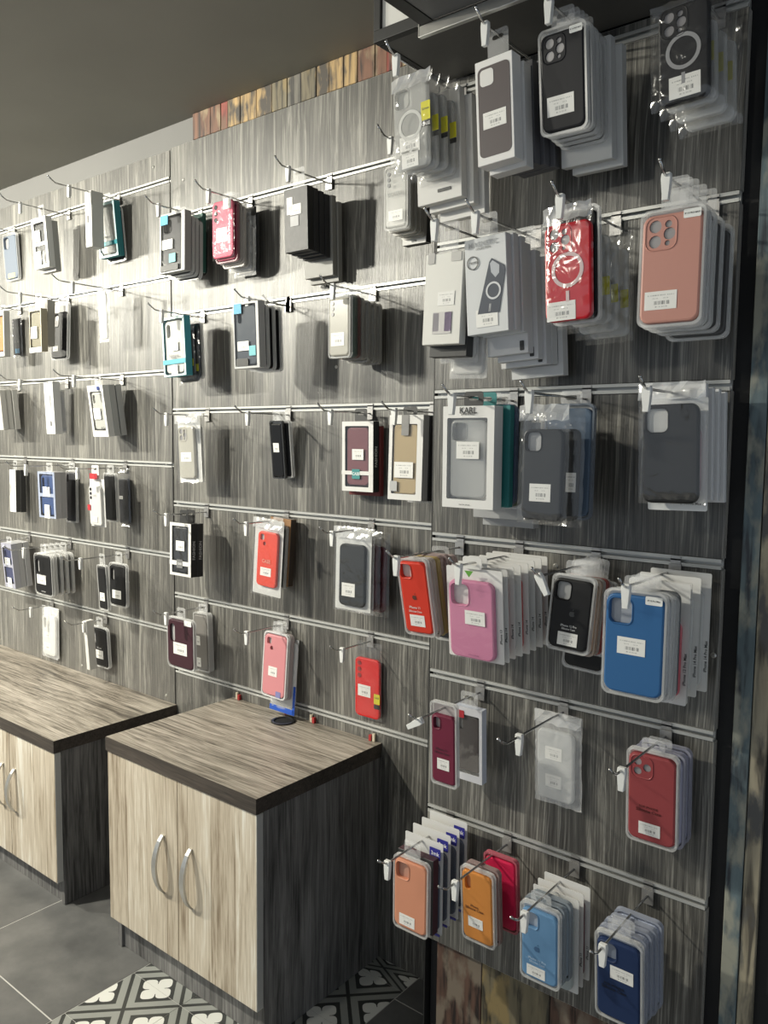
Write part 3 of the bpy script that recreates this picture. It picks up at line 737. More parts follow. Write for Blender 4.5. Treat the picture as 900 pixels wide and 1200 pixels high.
    if o.get('stxt'):
        s_, v_, size, c2 = o['stxt']; lo = lettering(root, s_, 0, 0, 0, size, c2, bold=True)
        lo.rotation_euler = Matrix(((0, 0, 1), (0, -1, 0), (1, 0, 0))).to_euler(); lo.location = (W_ / 2 + .0006, D / 2, (1 - v_) * H_)
    return root

# ---- the display hooks
def tag_holder(parent, x, y, z, roll=0, sc=1.0):
    bm = bmesh.new()
    prof = [(-.0065, .010), (.0065, .010), (.0075, .002), (.0055, -.016), (.0048, -.030), (-.0048, -.030), (-.0055, -.016), (-.0075, .002)]
    prof = [(a * sc, b * sc) for a, b in prof]
    a = ring_verts(bm, prof, -.0045); b_ = ring_verts(bm, prof, .0045); bridge(bm, a, b_); bm.faces.new(a); bm.faces.new(b_)
    bmesh.ops.bevel(bm, geom=[e for e in bm.edges], offset=.001, segments=1, affect='EDGES')
    o = bm_obj('tag_holder', bm, WHITEP, parent); o.location = (x, y, z - .004); o.rotation_euler = (0, roll, 0)
    return o
def make_hook(x, wy, rz, L, label, holder=True, tagd=.022, roll=0):
    r = empty('display_hook', loc=(x, wy, rz - .018)); tag(r, label, 'hook')
    bm = bmesh.new(); add_box(bm, -.011, .011, -.0068, -.0042, -.016, .012); add_box(bm, -.009, .009, -.0042, -.0035, .0125, .0265)
    add_box(bm, -.009, .009, -.0042, .000, .0185, .0215)
    bm_obj('bracket', bm, plain((.42, .41, .40), .35, .7, 'zinc'), r)
    bm = bmesh.new(); tube(bm, [(0, -.0069, 0), (0, -.06, .0005), (0, -L + .034, 0), (0, -L + .024, .0008), (0, -L + .012, .0075), (0, -L, .016)], .0022, 8)
    bm_obj('prong', bm, CHROME, r, True)
    bm = bmesh.new(); bmesh.ops.create_uvsphere(bm, u_segments=8, v_segments=6, radius=.0030)
    o = bm_obj('tip', bm, CHROME, r, True); o.location = (0, -L, .0165)
    if holder: tag_holder(r, 0, -L + tagd, -.001, roll)
    return r
NP = [0]
FLAT = {'B2a', 'B3a', 'B4b', 'B4c', 'C0a', 'C0b', 'C0d', 'C1a', 'C1b', 'C1c', 'C2b', 'C2c'}      # stacks that hang plumb
def stack(hid, panel, row, view, items, tip=None, base=None, L=None, holder=True, tagd=None, roll=0, nick=None):
    tagd = tagd or {'A': .072, 'B': .046, 'C': .030}[panel]
    wy = WALL_Y[panel]; rz = RAILS[panel][row]; L = L or HLEN[panel]
    if tip: X = on_y(px(*tip) if isinstance(tip[0], str) else px(view, *tip), wy - L).x
    elif not base: X = on_y(tuple((a + b) / 2 for a, b in zip(px(view, *items[0]['TL']), px(view, *items[0]['TR']))), wy - items[0]['d']).x
    else: X = on_y(px(*base) if isinstance(base[0], str) else px(view, *base), wy).x
    nick = nick or (items[0]['k'] if items else 'nothing')
    make_hook(X, wy, rz, L, ('empty chrome display hook beside the ' if not items else 'chrome display hook carrying the ') + nick, holder, tagd, roll)
    wz = rz - .018; last = None
    for it in items:
        o = dict(it); kind = o['kind']; D = o.get('D', DEPTH[kind])
        if 'TL' in o:
            vv = o.get('view', view)
            tl, tr, bl = px(vv, *o['TL']), px(vv, *o['TR']), px(vv, *o['BL'])
            mid = ((tl[0] + tr[0]) / 2, (tl[1] + tr[1]) / 2)
            yt = wy - o['d'] if 'd' in o else on_x(mid, X).y
            if DBG: print('OFF', hid, o['k'], 'd', o.get('d'), 'auto %.3f' % (wy - on_x(mid, X).y), 'xoff %.3f' % (on_y(mid, yt).x - X))
            yt = max(wy - L + .035, min(wy - D - .006, yt))
            a, b_ = on_y(tl, yt), on_y(tr, yt); W_ = (b_ - a).length
            yb = on_x(bl, a.x).y; lim = .004 if hid in FLAT else .030; yb = max(yt - min(.012, lim), min(yt + lim, yb)); yb = min(yb, wy - D - .004)
            c = on_y(bl, yb); H_ = a.z - c.z
            down = Vector((max(-.012, min(.012, c.x - a.x)), yb - yt, -H_)); Hn = down.length
            top = Vector(((a.x + b_.x) / 2, yt, a.z))
            if abs(b_.z - a.z) > .001: top.z = (a.z + b_.z) / 2 if o.get('avg') else a.z
            if 'W' in o: W_ = o['W']
            ez = -down / Hn; ex = Vector((1, 0, 0)); yaw = o.get('yaw', 0)
            if yaw: ex = Vector((math.cos(yaw), math.sin(yaw), 0))
            ex = (ex - ez * ex.dot(ez)).normalized(); ey = ez.cross(ex)
            st = dict(top=top, ez=ez, ex=ex, ey=ey, W=W_, H=Hn, D=D, t=D + .0008)
            reps = [(0, st)]
            last = st; depth = 0
        else:
            n = o.get('n', 1)
            W_, H_ = o.get('W', last['W']), o.get('H', last['H'])
            st = dict(last)
            avail = min(wy - .012 - (last['top'].y + last['t']), wy - .012 - ((last['top'] - last['ez'] * last['H']).y + last['t']))
            if avail < D * .35: continue
            n_ = max(1, min(n, int(avail / D)))
            D = min(D, avail)
            step = min(max(o.get('step', D + .001), D + .0006), max(avail / n_, D + .0003)) if n_ > 1 else D + .001
            reps = []; base_t = last['t']; cur = dict(last)
            tt = last['t'] + o.get('gap', 0)
            for k in range(n_):
                s2 = dict(cur); s2['W'], s2['H'] = W_, H_
                dzz = o.get('dz0', 0) + o.get('dz', 0) * (k + 1) + random.uniform(-.002, .002); dxx = o.get('dx', 0) * (k + 1) + random.uniform(-.0015, .0015)
                s2['top'] = cur['top'] + cur['ey'] * (tt + step * k) + cur['ex'] * dxx + cur['ez'] * dzz
                reps.append((k, s2))
            last = dict(cur); last['t'] = tt + step * (n_ - 1) + D + .0008
        for k, s2 in reps:
            org = s2['top'] - s2['ez'] * s2['H']
            up = wz - s2['top'].z
            oo = dict(o)
            if isinstance(oo.get('cols'), list): oo['col'] = oo['cols'][k % len(oo['cols'])]
            r = build_pack(kind, s2['W'], s2['H'], D, oo, max(0, min(.085, up)))
            mt = Matrix.Identity(4)
            for q in range(3): mt[q][0] = s2['ex'][q]; mt[q][1] = s2['ey'][q]; mt[q][2] = s2['ez'][q]; mt[q][3] = org[q]
            r.matrix_world = mt
            lab = o['l']
            if len(reps) > 1: lab = ('first', 'second', 'third', 'fourth', 'fifth', 'sixth', 'seventh', 'eighth')[k] + ' ' + lab
            tag(r, lab, 'phone case', 'packs on the hook of the ' + nick)
            NP[0] += 1
            if DBG: print('PACK', hid, kind, 'W%.0f H%.0f' % (s2['W'] * 1000, s2['H'] * 1000), 'd=%.3f' % (wy - s2['top'].y), 'tilt%.3f' % (-s2['ez'].y), 'up%.3f' % up, lab[:40])
DBG = False
def I(kind, l, TL, TR, BL, k=None, **kw): return dict(kind=kind, l=l, k=k or l, TL=TL, TR=TR, BL=BL, **kw)
def B(kind, l, n=1, **kw): return dict(kind=kind, l=l, n=n, **kw)
INK = (.04, .04, .04); WHITE = (.72, .71, .69); GREY = (.45, .44, .42); BLK = (.014, .014, .015)
CLEARC = clear((.66, .66, .64), .45, .25, name='clear_case'); CLEARD = clear((.55, .53, .47), .75, .25, name='smoky_clear_case')
# ------------------------------------------------------------------ every hook and what hangs on it
# --- wide panel over the long cabinet
stack('A1a', 'A', 0, 'a', [
    I('tray', 'slate blue phone case in clear tray with a yellow round sticker', (8, 425), (78, 412), (28, 668), k='slate blue case with yellow sticker', col=(.13, .16, .21), lab=None, pat=[('round_sticker', .5, .90, .5, .10, (.62, .58, .20))]),
    B('box', 'grey carton behind the slate blue case with yellow sticker', 1, box=(.25, .25, .25), lab=None)], base=(78, 392))
stack('A1b', 'A', 0, 'a', [
    I('wbox', 'white window box with two dark panels and two small stickers on the topmost rail', (160, 345), (234, 320), (183, 605), k='white box with two dark windows', bar=1, col=(.03, .03, .03), cam=None, fr=(.14, .10, .14, .06), lab=[(.35, .36, .4, .4), (.35, .80, .32, .5)], liner=(.1, .1, .1)),
    B('box', 'grey carton peeping out below the white box with two dark windows', 1, dz=-.012, box=(.40, .39, .37), lab=None)], tip=(0, 245))
stack('A1c', 'A', 0, 'a', [
    I('box', 'narrow white carton turned sideways beside the teal box', (441, 200), (474, 197), (448, 490), k='narrow white carton turned sideways', D=.045, box=(.62, .61, .58), lab=None, pat=[('dark_slot', .45, .5, .2, .13, (.06, .06, .06))]),
    I('wbox', 'window box with teal sides and teal band over a grey clear case', (493, 270), (590, 235), (520, 550), k='teal sided window box', side=(.02, .20, .23), box=(.45, .60, .62), fr=(.07, .05, .06, .04), col=(.36, .36, .34), cam='pill', lab=None, strip=(.75, .014, (.02, .24, .28)), wr=.008, txt=[('Nature', .45, .62, .010, (.12, .12, .12))]),
    B('tray', 'dark phone case in tray behind the teal sided window box', 1, dz=-.014, dx=.004, col=BLK, lab=None)], tip=(250, 112))
stack('A2a', 'A', 1, 'a', [
    I('wbox', 'grey box with an orange case on the second rail beside the slim dark bagged case', (-28, 825), (18, 812), (-22, 1060), k='orange case in grey box', col=(.50, .21, .07), box=GREY, lab=None, cam='hole'),
    I('bag', 'slim dark bagged case with a small blue sticker near its foot', (48, 822), (97, 813), (62, 1062), k='slim dark bagged case', col=(.05, .05, .055), cam='trio', lens=LENS_P, lab=None, pat=[('blue_sticker', .55, .87, .45, .10, (.03, .20, .38))])], base=(108, 795))
stack('A2b', 'A', 1, 'a', [
    I('wbox', 'tan box with an olive clear case and a white foot strip', (150, 815), (212, 803), (156, 1035), k='tan box with olive case', box=(.42, .37, .27), col=(.20, .18, .12), cam=None, lab=(.4, .55, .5, .5), strip=(.96, .018, WHITE), fr=(.06, .05, .06, .08)),
    I('box', 'plain grey slim carton between the tan box and the black case', (217, 765), (247, 760), (217, 1003), k='plain grey slim carton', D=.03, box=(.40, .385, .35), lab=None),
    I('tray', 'black phone case in a tall white tray after the plain grey slim carton', (266, 782), (352, 757), (262, 1078), k='black case in tall white tray', col=BLK, cam='hole', cgap=.030, lab=(.3, .80, .3))], tip=(0, 712))
stack('A2c', 'A', 1, 'a', [
    I('bag', 'narrow empty looking white poly bag hanging alone on the second rail', (500, 700), (551, 692), (513, 985), k='narrow white poly bag', col=(.55, .55, .52), cam=None, film=FILM_M, D=.010, lab=None, ci=(.15, .06, .15, .06))], tip=(270, 628))
stack('A3a', 'A', 2, 'b', [
    I('box', 'pale grey carton, foremost of three spaced along one hook under the orange case', (-38, 90), (-2, 84), (-22, 240), k='row of three pale cartons', box=(.50, .49, .46), lab=None),
    B('box', 'pale carton with darker edge behind the foremost of the row of three pale cartons', 2, step=.045, box=(.52, .51, .48), lab=None)], base=(72, 68))
stack('A3b', 'A', 2, 'b', [
    I('box', 'thick white carton turned sideways with a dark slot, beside a blue edge', (165, 57), (198, 50), (178, 255), k='thick white carton with dark slot', D=.03, box=(.66, .66, .66), lab=None, pat=[('dark_slot', .6, .8, .12, .1, (.06, .06, .06))]),
    I('tray', 'slim blue phone case turned sideways behind the thick white carton', (203, 88), (226, 82), (214, 252), k='slim blue case', col=(.03, .08, .22), cam=None, D=.02, lab=None)], tip=(0, 38))
stack('A3c', 'A', 2, 'b', [
    I('wbox', 'white window box with a pale clear case and round blue badge', (330, 72), (388, 60), (356, 265), k='white box with round blue badge', col=(.50, .50, .47), cam='pill', lab=(.45, .55, .45, .4), pat=[('round_badge', .72, .06, .18, .07, (.04, .08, .35))], txt=[('XO', .7, .84, .014, INK)], fr=(.12, .12, .12, .12)),
    B('box', 'light grey carton in the row behind the white box with round blue badge', 3, step=.040, box=(.46, .46, .45), lab=None)], tip=(203, 15))
stack('A4a', 'A', 3, 'b', [
    I('box', 'narrow white carton in front of a black one on the fourth rail', (35, 390), (58, 385), (38, 550), k='narrow white carton before a black one', D=.02, box=(.70, .69, .66), side=(.05, .05, .05), lab=None),
    B('box', 'narrow black carton behind the white one', 1, box=(.03, .03, .03), lab=None)], base=(100, 360))
stack('A4b', 'A', 3, 'b', [
    I('wbox', 'blue phone case in a box split by a bar, two stickers, fourth rail', (142, 397), (205, 390), (150, 570), k='blue case in the divided box', bar=1, col=(.04, .075, .20), cam='pill', box=(.30, .34, .45), side=(.46, .45, .46), lab=[(.5, .43, .4, .3), (.5, .86, .3, .42)], liner=(.05, .08, .2), fr=(.10, .05, .10, .04)),
    B('box', 'grey carton behind the blue case in the divided box', 1, step=.04, box=(.42, .41, .42), lab=None),
    I('tray', 'smoky tray with a dark case hanging after the blue divided box', (247, 392), (286, 387), (250, 590), k='smoky tray with dark case', col=(.035, .035, .04), cam='pill', lab=None)], base=(280, 365))
stack('A4c', 'A', 3, 'b', [
    I('card', 'white printed card pack topped with a red bow', (328, 425), (382, 416), (337, 605), k='white card with red bow', col=(.60, .59, .57), cam='trio', lab=(.45, .84, .4, .2), pat=[('red_bow', .5, -.06, .5, .12, (.45, .02, .03)), ('red_petal', .1, .6, .2, .12, (.45, .02, .03))], txt=[('CASE', .5, .34, .008, (.35, .35, .35))]),
    I('tray', 'black phone case in rounded white tray beside the red bow card', (390, 402), (436, 398), (398, 587), k='black case beside the red bow card', col=BLK, cam=None, lab=None),
    I('bag', 'charcoal phone case in a creased clear bag at the rail end joint', (440, 385), (484, 378), (448, 605), k='charcoal case in a creased bag', col=(.05, .05, .055), cam=None, lab=(.3, .5, .3))], tip=(218, 375))
stack('A5a', 'A', 4, 'b', [
    I('wbox', 'indigo phone case in a box split by a bar on the fifth rail', (3, 668), (40, 660), (22, 835), k='indigo case in the divided box', bar=1, col=(.06, .07, .16), cam='pill', box=(.38, .38, .46), side=(.40, .40, .44), lab=[(.5, .40, .5, .35), (.5, .88, .4, .5)], liner=(.06, .07, .16)),
    B('box', 'grey carton in the row behind the indigo case', 2, step=.04, box=(.44, .44, .45), lab=None)], base=(115, 650))
stack('A5b', 'A', 4, 'b', [
    I('tray', 'black phone case with pale lettering in a white tray on the fifth rail', (126, 705), (190, 690), (135, 862), k='black case with pale lettering', col=BLK, cam='pill', lab=(.4, .62, .5), txt=[('Silicone Case', .5, .52, .009, (.5, .5, .5)), ('Soft Touch', .5, .90, .007, (.5, .5, .5))]),
    B('tray', 'pale grey tray in the row behind the black case with pale lettering', 4, step=.028, cols=[(.45, .44, .42), (.30, .30, .29)], lab=None)], base=(270, 662))
stack('A5c', 'A', 4, 'b', [
    I('tray', 'slim black phone case with a low sticker, in front of the white rimmed black tray', (365, 750), (399, 741), (377, 922), k='slim black case with low sticker', col=BLK, cam=None, lab=(.45, .70, .5, .5)),
    I('tray', 'black phone case in white rimmed tray with sticker near the joint, fifth rail', (412, 740), (477, 732), (415, 905), k='black case in white rimmed tray', col=BLK, cam='pill', lab=(.45, .72, .5))], tip=(230, 725))
stack('A6a', 'A', 5, 'b', [
    I('bag', 'white phone case in a frosted bag just above the long worktop', (153, 905), (210, 897), (155, 1098), k='white case in a frosted bag', back=1, col=(.66, .65, .62), cam='pill', film=FILM_M, lab=[(.4, .55, .32), (.4, .78, .42)])], tip=(48, 908), L=.165)
stack('A6b', 'A', 5, 'b', [
    I('box', 'thin white card edge hanging before the black case above the long worktop', (316, 965), (327, 962), (331, 1150), k='thin white card edge', D=.03, box=(.68, .67, .64), lab=None),
    I('tray', 'black phone case in white tray just above the long worktop', (340, 980), (404, 972), (350, 1132), k='black case above the long worktop', col=BLK, cam='pill', lab=(.45, .68, .5), txt=[('Silicone', .5, .52, .009, (.4, .4, .4))])], tip=(248, 965), L=.165)
# --- panel behind the square cabinet
CY = (.02, .30, .48)
stack('B1a', 'B', 0, 'x', [
    I('wbox', 'dark grey wallet case in silver window box with blue corner badge by the joint', (35, 165), (182, 128), (35, 508), k='dark wallet case with blue corner badge', col=(.045, .045, .05), cam='hole', box=(.45, .45, .44), side=(.36, .36, .35), liner=(.06, .06, .06), fr=(.06, .04, .13, .02), lab=(.32, .52, .42), pat=[('blue_badge', .19, .10, .30, .16, CY), ('teal_badge', .52, .76, .26, .15, (.10, .42, .45)), ('black_foot', .40, .92, .7, .10, (.02, .02, .02))]),
    B('tray', 'glossy black phone case behind the dark wallet case', 3, dz=-.006, dx=.002, col=BLK, cam=None, lab=None),
    B('box', 'dark green carton in the wallet case stack', 1, dz=.004, box=(.02, .10, .08), lab=None, D=.014),
    B('bag', 'black bagged case at the back of the wallet case stack', 2, dz=-.008, col=BLK, cam=None, lab=None)], tip=('c', 35, 165))
stack('B1b', 'B', 0, 'x', [
    I('bag', 'pink phone case in crinkled bag with square price sticker', (334, 80), (462, 66), (337, 428), k='pink case in crinkled bag', col=(.62, .10, .17), cam='trio', ci=(.03, .03, .03, .02), lab=[(.47, .60, .48, .42), (.72, .10, .34, .3)], D=.012),
    B('tray', 'crimson phone case behind the pink bagged one', 1, dz=-.008, dx=.003, col=(.30, .03, .07), lab=None, cam=None, D=.010),
    B('tray', 'cream phone case in tray behind the pink bagged one', 2, dz=-.010, dx=.004, col=(.55, .50, .46), lab=None, cam=None, D=.009),
    B('bag', 'milky bag with a pale case behind the pink bagged one', 3, dz=-.014, dx=.006, col=(.42, .40, .37), film=FILM_M, lab=None, cam=None, D=.010),
    B('box', 'charcoal carton at the back of the pink case stack', 3, dz=-.014, dx=.004, box=(.05, .05, .05), lab=None, D=.009)], tip=('c', 238, 108))
stack('B1c', 'B', 0, 'c', [
    I('box', 'glossy black carton with silver slots under a crumpled clear bag', (597, 150), (692, 133), (602, 405), k='glossy black carton', box=(.018, .018, .021), side=(.010, .010, .010), cardtab=0, lab=[(.5, .34, .46, .3), (.25, .27, .25, .5)], pat=[('silver_slot', .45, .52, .35, .16, (.35, .35, .36))]),
    B('box', 'black carton behind the glossy black one', 3, dz=-.003, dx=.002, box=(.022, .022, .024), lab=None, D=.018),
    B('box', 'large grey carton at the back of the glossy black stack', 2, dz=-.012, dx=.004, W=.105, H=.205, box=(.24, .235, .22), lab=None, D=.016)], tip=(562, 8))
stack('B1d', 'B', 0, 'e', [
    I('tray', 'clear phone case with three camera rings hung beside the column edge', (65, 655), (158, 645), (65, 905), k='clear case with three camera rings', mat=CLEARC, col=(.6, .59, .56), cam='trio', lens=LENS, insert=(.62, .61, .58), lab=(.5, .78, .6), txt=[('SQUARE', .5, .45, .013, (.35, .35, .34))]),
    B('tray', 'clear yellowish phone case behind the one with three camera rings', 4, dz=-.003, dx=.002, col=(.50, .47, .40), insert=(.5, .47, .40), lab=None, cam=None),
    B('box', 'white carton with black back jutting out below the clear cases', 1, dz=-.022, dx=.004, box=(.62, .61, .59), side=(.03, .03, .03), lab=None, pat=[('oval_mark', .5, .95, .2, .03, (.08, .08, .08))])], tip=(42, 530))
stack('B2a', 'B', 1, 'x', [
    I('wbox', 'pale blue window box with cyan sides and a cyan band over a white case', (45, 765), (175, 745), (62, 1108), k='pale blue window box', box=(.50, .66, .68), side=(.05, .34, .42), col=(.62, .62, .58), cam='pill', wr=.008, fr=(.06, .04, .07, .03), strip=(.755, .014, (.05, .36, .46)), lab=[(.55, .50, .3, .24), (.5, .90, .28, .3)], txt=[('Nature', .5, .66, .016, (.2, .2, .2)), ('TPU case', .5, .70, .007, (.2, .2, .2))]),
    B('bag', 'smoky bag with a dark case behind the pale blue window box', 2, dz=-.012, dx=.004, col=(.05, .05, .05), cam=None, lab=None, pat=[('yellow_sticker', .9, .72, .12, .12, (.55, .55, .05))]),
    B('tray', 'black phone case at the back of the pale blue window box stack', 1, dz=-.008, dx=.003, col=BLK, cam=None, lab=None)], tip=('c', 48, 598))
stack('B2b', 'B', 1, 'x', [
    I('wbox', 'tall silver window box holding a grey case, blue badge and cyan hexagon', (462, 680), (610, 650), (475, 1062), k='tall silver window box', box=(.50, .50, .50), side=(.46, .46, .46), col=(.085, .095, .11), rough=.25, cam='pill', liner=(.10, .10, .11), fr=(.04, .03, .10, .03), lab=(.38, .66, .44), pat=[('blue_badge', .20, .09, .30, .15, CY), ('cyan_badge', .74, .74, .26, .15, (.12, .45, .50)), ('black_foot', .32, .91, .48, .12, (.02, .02, .02))]),
    B('tray', 'glossy black phone case behind the tall silver window box', 3, dz=-.003, dx=.003, step=.022, col=BLK, cam=None, lab=None)], tip=('c', 398, 545))
stack('B2c', 'B', 1, 'c', [], base=(618, 600), L=.10, holder=False, nick='tall silver window box')
stack('B2d', 'B', 1, 'c', [
    I('tray', 'sandy clear phone case, foremost of the stack with green and red edges', (775, 580), (865, 570), (775, 832), k='sandy clear case', col=(.46, .43, .36), mat=CLEARD, insert=(.48, .45, .38), cam='trio', lens=LENS_P, lab=(.45, .70, .6, .45)),
    B('tray', 'dark green phone case behind the sandy clear one', 1, dx=.002, col=(.045, .10, .06), insert=(.05, .1, .06), lab=None, cam=None),
    B('tray', 'red brown phone case behind the dark green one', 1, dx=.002, col=(.20, .035, .02), insert=(.2, .04, .03), lab=None, cam=None),
    B('tray', 'sandy clear phone case at the back of the green and red edged stack', 4, dx=.003, dz=-.003, step=.02, col=(.44, .42, .38), lab=None, cam=None)], tip=(745, 487))
stack('B3a', 'B', 2, 'd', [
    I('bag', 'smoky clear phone case in a white edged bag on the third rail by the joint', (65, 130), (142, 124), (76, 358), k='smoky clear case in white bag', back=1, header=.13, col=(.24, .23, .19), mat=CLEARD, cam='four', film=FILM, ci=(.12, .18, .20, .07), lab=(.45, .62, .45), insert=(.45, .44, .40)),
    B('bag', 'white backing bag behind the smoky clear case', 1, dx=.002, dz=.002, film=FILM_M, col=(.60, .59, .56), cam=None, lab=None)], tip=(0, 118))
stack('B3b', 'B', 2, 'd', [
    I('tray', 'glossy black slim phone case with a small square sticker', (385, 152), (427, 142), (398, 345), k='glossy black slim case', col=BLK, rough=.2, cam=None, lab=(.45, .46, .45, .5), tray=clear((.05, .05, .05), .8, .2, name='smoky_tray')),
    B('tray', 'black phone case in pale rimmed tray behind the glossy slim one', 2, dx=.006, W=.075, col=BLK, lab=None, cam=None, step=.02)], tip=(272, 95))
stack('B3c', 'B', 2, 'i', [
    I('wbox', 'burgundy phone case in a white framed black box with teal CASE tag', (78, 240), (215, 235), (78, 543), k='burgundy case in white framed box', box=WHITE, side=(.018, .018, .018), col=(.21, .085, .095), rough=.3, cam=None, liner=(.10, .05, .05), fr=(.10, .065, .14, .065), strip=(.735, .010, WHITE), lab=(.52, .47, .36, .26), pat=[('teal_tag', .46, .75, .25, .14, (.04, .25, .25))], txt=[('CASE', .46, .75, .011, (.8, .8, .8))], stxt=('FASHION', .5, .013, (.55, .55, .53)), tabc=(.03, .03, .03)),
    B('box', 'dark red carton peeping out behind the white framed box', 1, dz=-.010, dx=.004, box=(.16, .02, .02), lab=None)], tip=('d', 550, 92))
stack('B3d', 'B', 2, 'i', [
    I('wbox', 'tan phone case in a white box with grey hang ribbon and round seal', (288, 212), (437, 206), (278, 580), k='tan case in white box', box=WHITE, col=(.47, .36, .20), cam=None, fr=(.10, .105, .17, .07), cf=1.0, ch=1.0, liner=(.4, .3, .18), lab=(.46, .645, .56, .37), pat=[('grey_ribbon', .48, .12, .22, .24, (.22, .215, .21)), ('round_seal', .17, .84, .22, .12, (.45, .45, .45))], tabc=(.03, .03, .03)),
    B('box', 'black carton behind the tan case in white box', 1, dx=.003, box=(.03, .03, .03), lab=None),
    B('box', 'dark green carton behind the tan case in white box', 1, dx=.004, dz=.003, box=(.03, .10, .085), lab=None),
    B('bag', 'grey bagged case at the back of the tan case stack', 2, dx=.004, dz=-.008, col=(.30, .30, .30), film=FILM_M, cam=None, lab=None)], tip=(255, 118))
stack('B4a', 'B', 3, 'd', [
    I('wbox', 'black phone case in white framed box with a grey band by the panel joint', (55, 490), (124, 480), (55, 665), k='black case in white framed box', box=WHITE, side=(.015, .015, .015), col=(.02, .02, .022), cam=None, liner=(.03, .03, .03), fr=(.10, .06, .12, .05), strip=(.76, .014, WHITE), lab=(.5, .43, .4, .3), pat=[('grey_tag', .48, .77, .28, .16, (.18, .18, .18))], txt=[('CASE', .48, .77, .009, (.7, .7, .7))], stxt=('FASHION', .5, .014, (.5, .5, .5)), tabc=(.02, .02, .02)),
    B('box', 'black carton with pale side lettering behind the white framed black box', 1, dx=.003, step=.04, box=(.02, .02, .02), lab=None, stxt=('FASHION', .5, .014, (.45, .45, .45)), cardtab=1)], tip=(0, 455))
stack('B4b', 'B', 3, 'w', [
    I('bag', 'orange red case with CASE lettering in a long white bag', (70, 72), (222, 100), (42, 470), k='orange red case in long white bag', back=1, header=.13, col=(.70, .075, .045), cam='side', ci=(.20, .17, .12, .13), lab=(.52, .68, .36), txt=[('CASE', .53, .545, .015, (.75, .30, .22))], D=.014),
    B('tray', 'navy phone case behind the orange red one', 1, dx=.006, dz=-.010, col=(.025, .045, .10), cam=None, lab=None, H=.175, W=.080),
    B('tray', 'black phone case in grey tray behind the navy one', 1, dx=.010, dz=-.016, col=BLK, cam=None, lab=None, H=.185, W=.084),
    B('box', 'brown kraft carton at the back of the orange red stack', 1, dx=.014, dz=.002, W=.085, H=.195, box=(.30, .16, .07), side=(.05, .035, .025), lab=None)], tip=('d', 268, 475))
stack('B4c', 'B', 3, 'w', [
    I('bag', 'matt black phone case in a white zip bag with low sticker', (490, 115), (680, 122), (482, 550), k='matt black case in zip bag', back=1, header=.13, col=(.022, .024, .026), rough=.6, cam=None, film=FILM, ci=(.17, .20, .13, .07), lab=(.44, .74, .36, .28), D=.014),
    B('bag', 'milky backing bag behind the matt black case', 1, dx=.001, film=FILM_M, col=(.58, .57, .55), cam=None, lab=None, D=.010),
    B('bag', 'smoky bag with a wine coloured case behind the matt black one', 2, dx=.012, dz=-.006, col=(.12, .03, .04), cam=None, lab=None, step=.03)], tip=('d', 557, 510))
stack('B5a', 'B', 4, 'd', [
    I('tray', 'dark plum phone case in clear tray by the panel joint', (42, 802), (131, 798), (46, 972), k='dark plum case', col=(.05, .018, .026), cam='pill', lab=(.5, .60, .5), tagtop='A'),
    I('tray', 'grey case in a clear box set askew beside the dark plum one', (132, 790), (176, 785), (140, 985), k='grey case set askew', col=(.20, .19, .18), cam=None, lab=[(.3, .48, .3, .4), (.3, .85, .3, .4)], D=.022, W=.075)], tip=(0, 790))
stack('B5b', 'B', 4, 'w', [
    I('tray', 'rose pink phone case in white tray above the worktop with cable hole', (130, 660), (255, 690), (112, 995), k='rose pink case above the worktop', col=(.62, .25, .27), cam='side', lab=(.45, .60, .36, .28), pat=[('blue_sticker', .72, .93, .2, .09, (.22, .22, .45))], tray=clear((.9, .9, .9), .6, .2, name='white_tray')),
    B('tray', 'white rimmed tray behind the rose pink case', 1, dx=.003, col=(.6, .5, .5), lab=None, cam=None),
    B('bag', 'white bag with a bright blue foot behind the rose pink case', 1, dx=.012, dz=-.014, H=.225, W=.105, film=FILM_M, col=(.62, .62, .62), cam=None, lab=None, ci=(.02, .05, .02, .1), pat=[('blue_foot', .5, .955, .97, .07, (.015, .09, .50)), ('blue_edge', .955, .80, .09, .38, (.015, .09, .50))], D=.012)], tip=('d', 270, 850))
stack('B5c', 'B', 4, 'w', [
    I('bag', 'bright red phone case in a clear hang bag with a yellow and black sticker', (598, 790), (735, 812), (598, 1105), k='bright red case with yellow sticker', col=(.62, .02, .02), cam='trio', lens=plain((.25, .02, .02), .3), ci=(.02, .02, .05, .02), lab=(.38, .55, .48, .34), pat=[('yellow_sticker', .86, .64, .22, .16, (.62, .55, .03)), ('black_sticker', .86, .765, .22, .07, (.02, .02, .02))], txt=[('CASE', .86, .62, .007, INK)], D=.014, over=1)], tip=('d', 592, 905), L=.165)
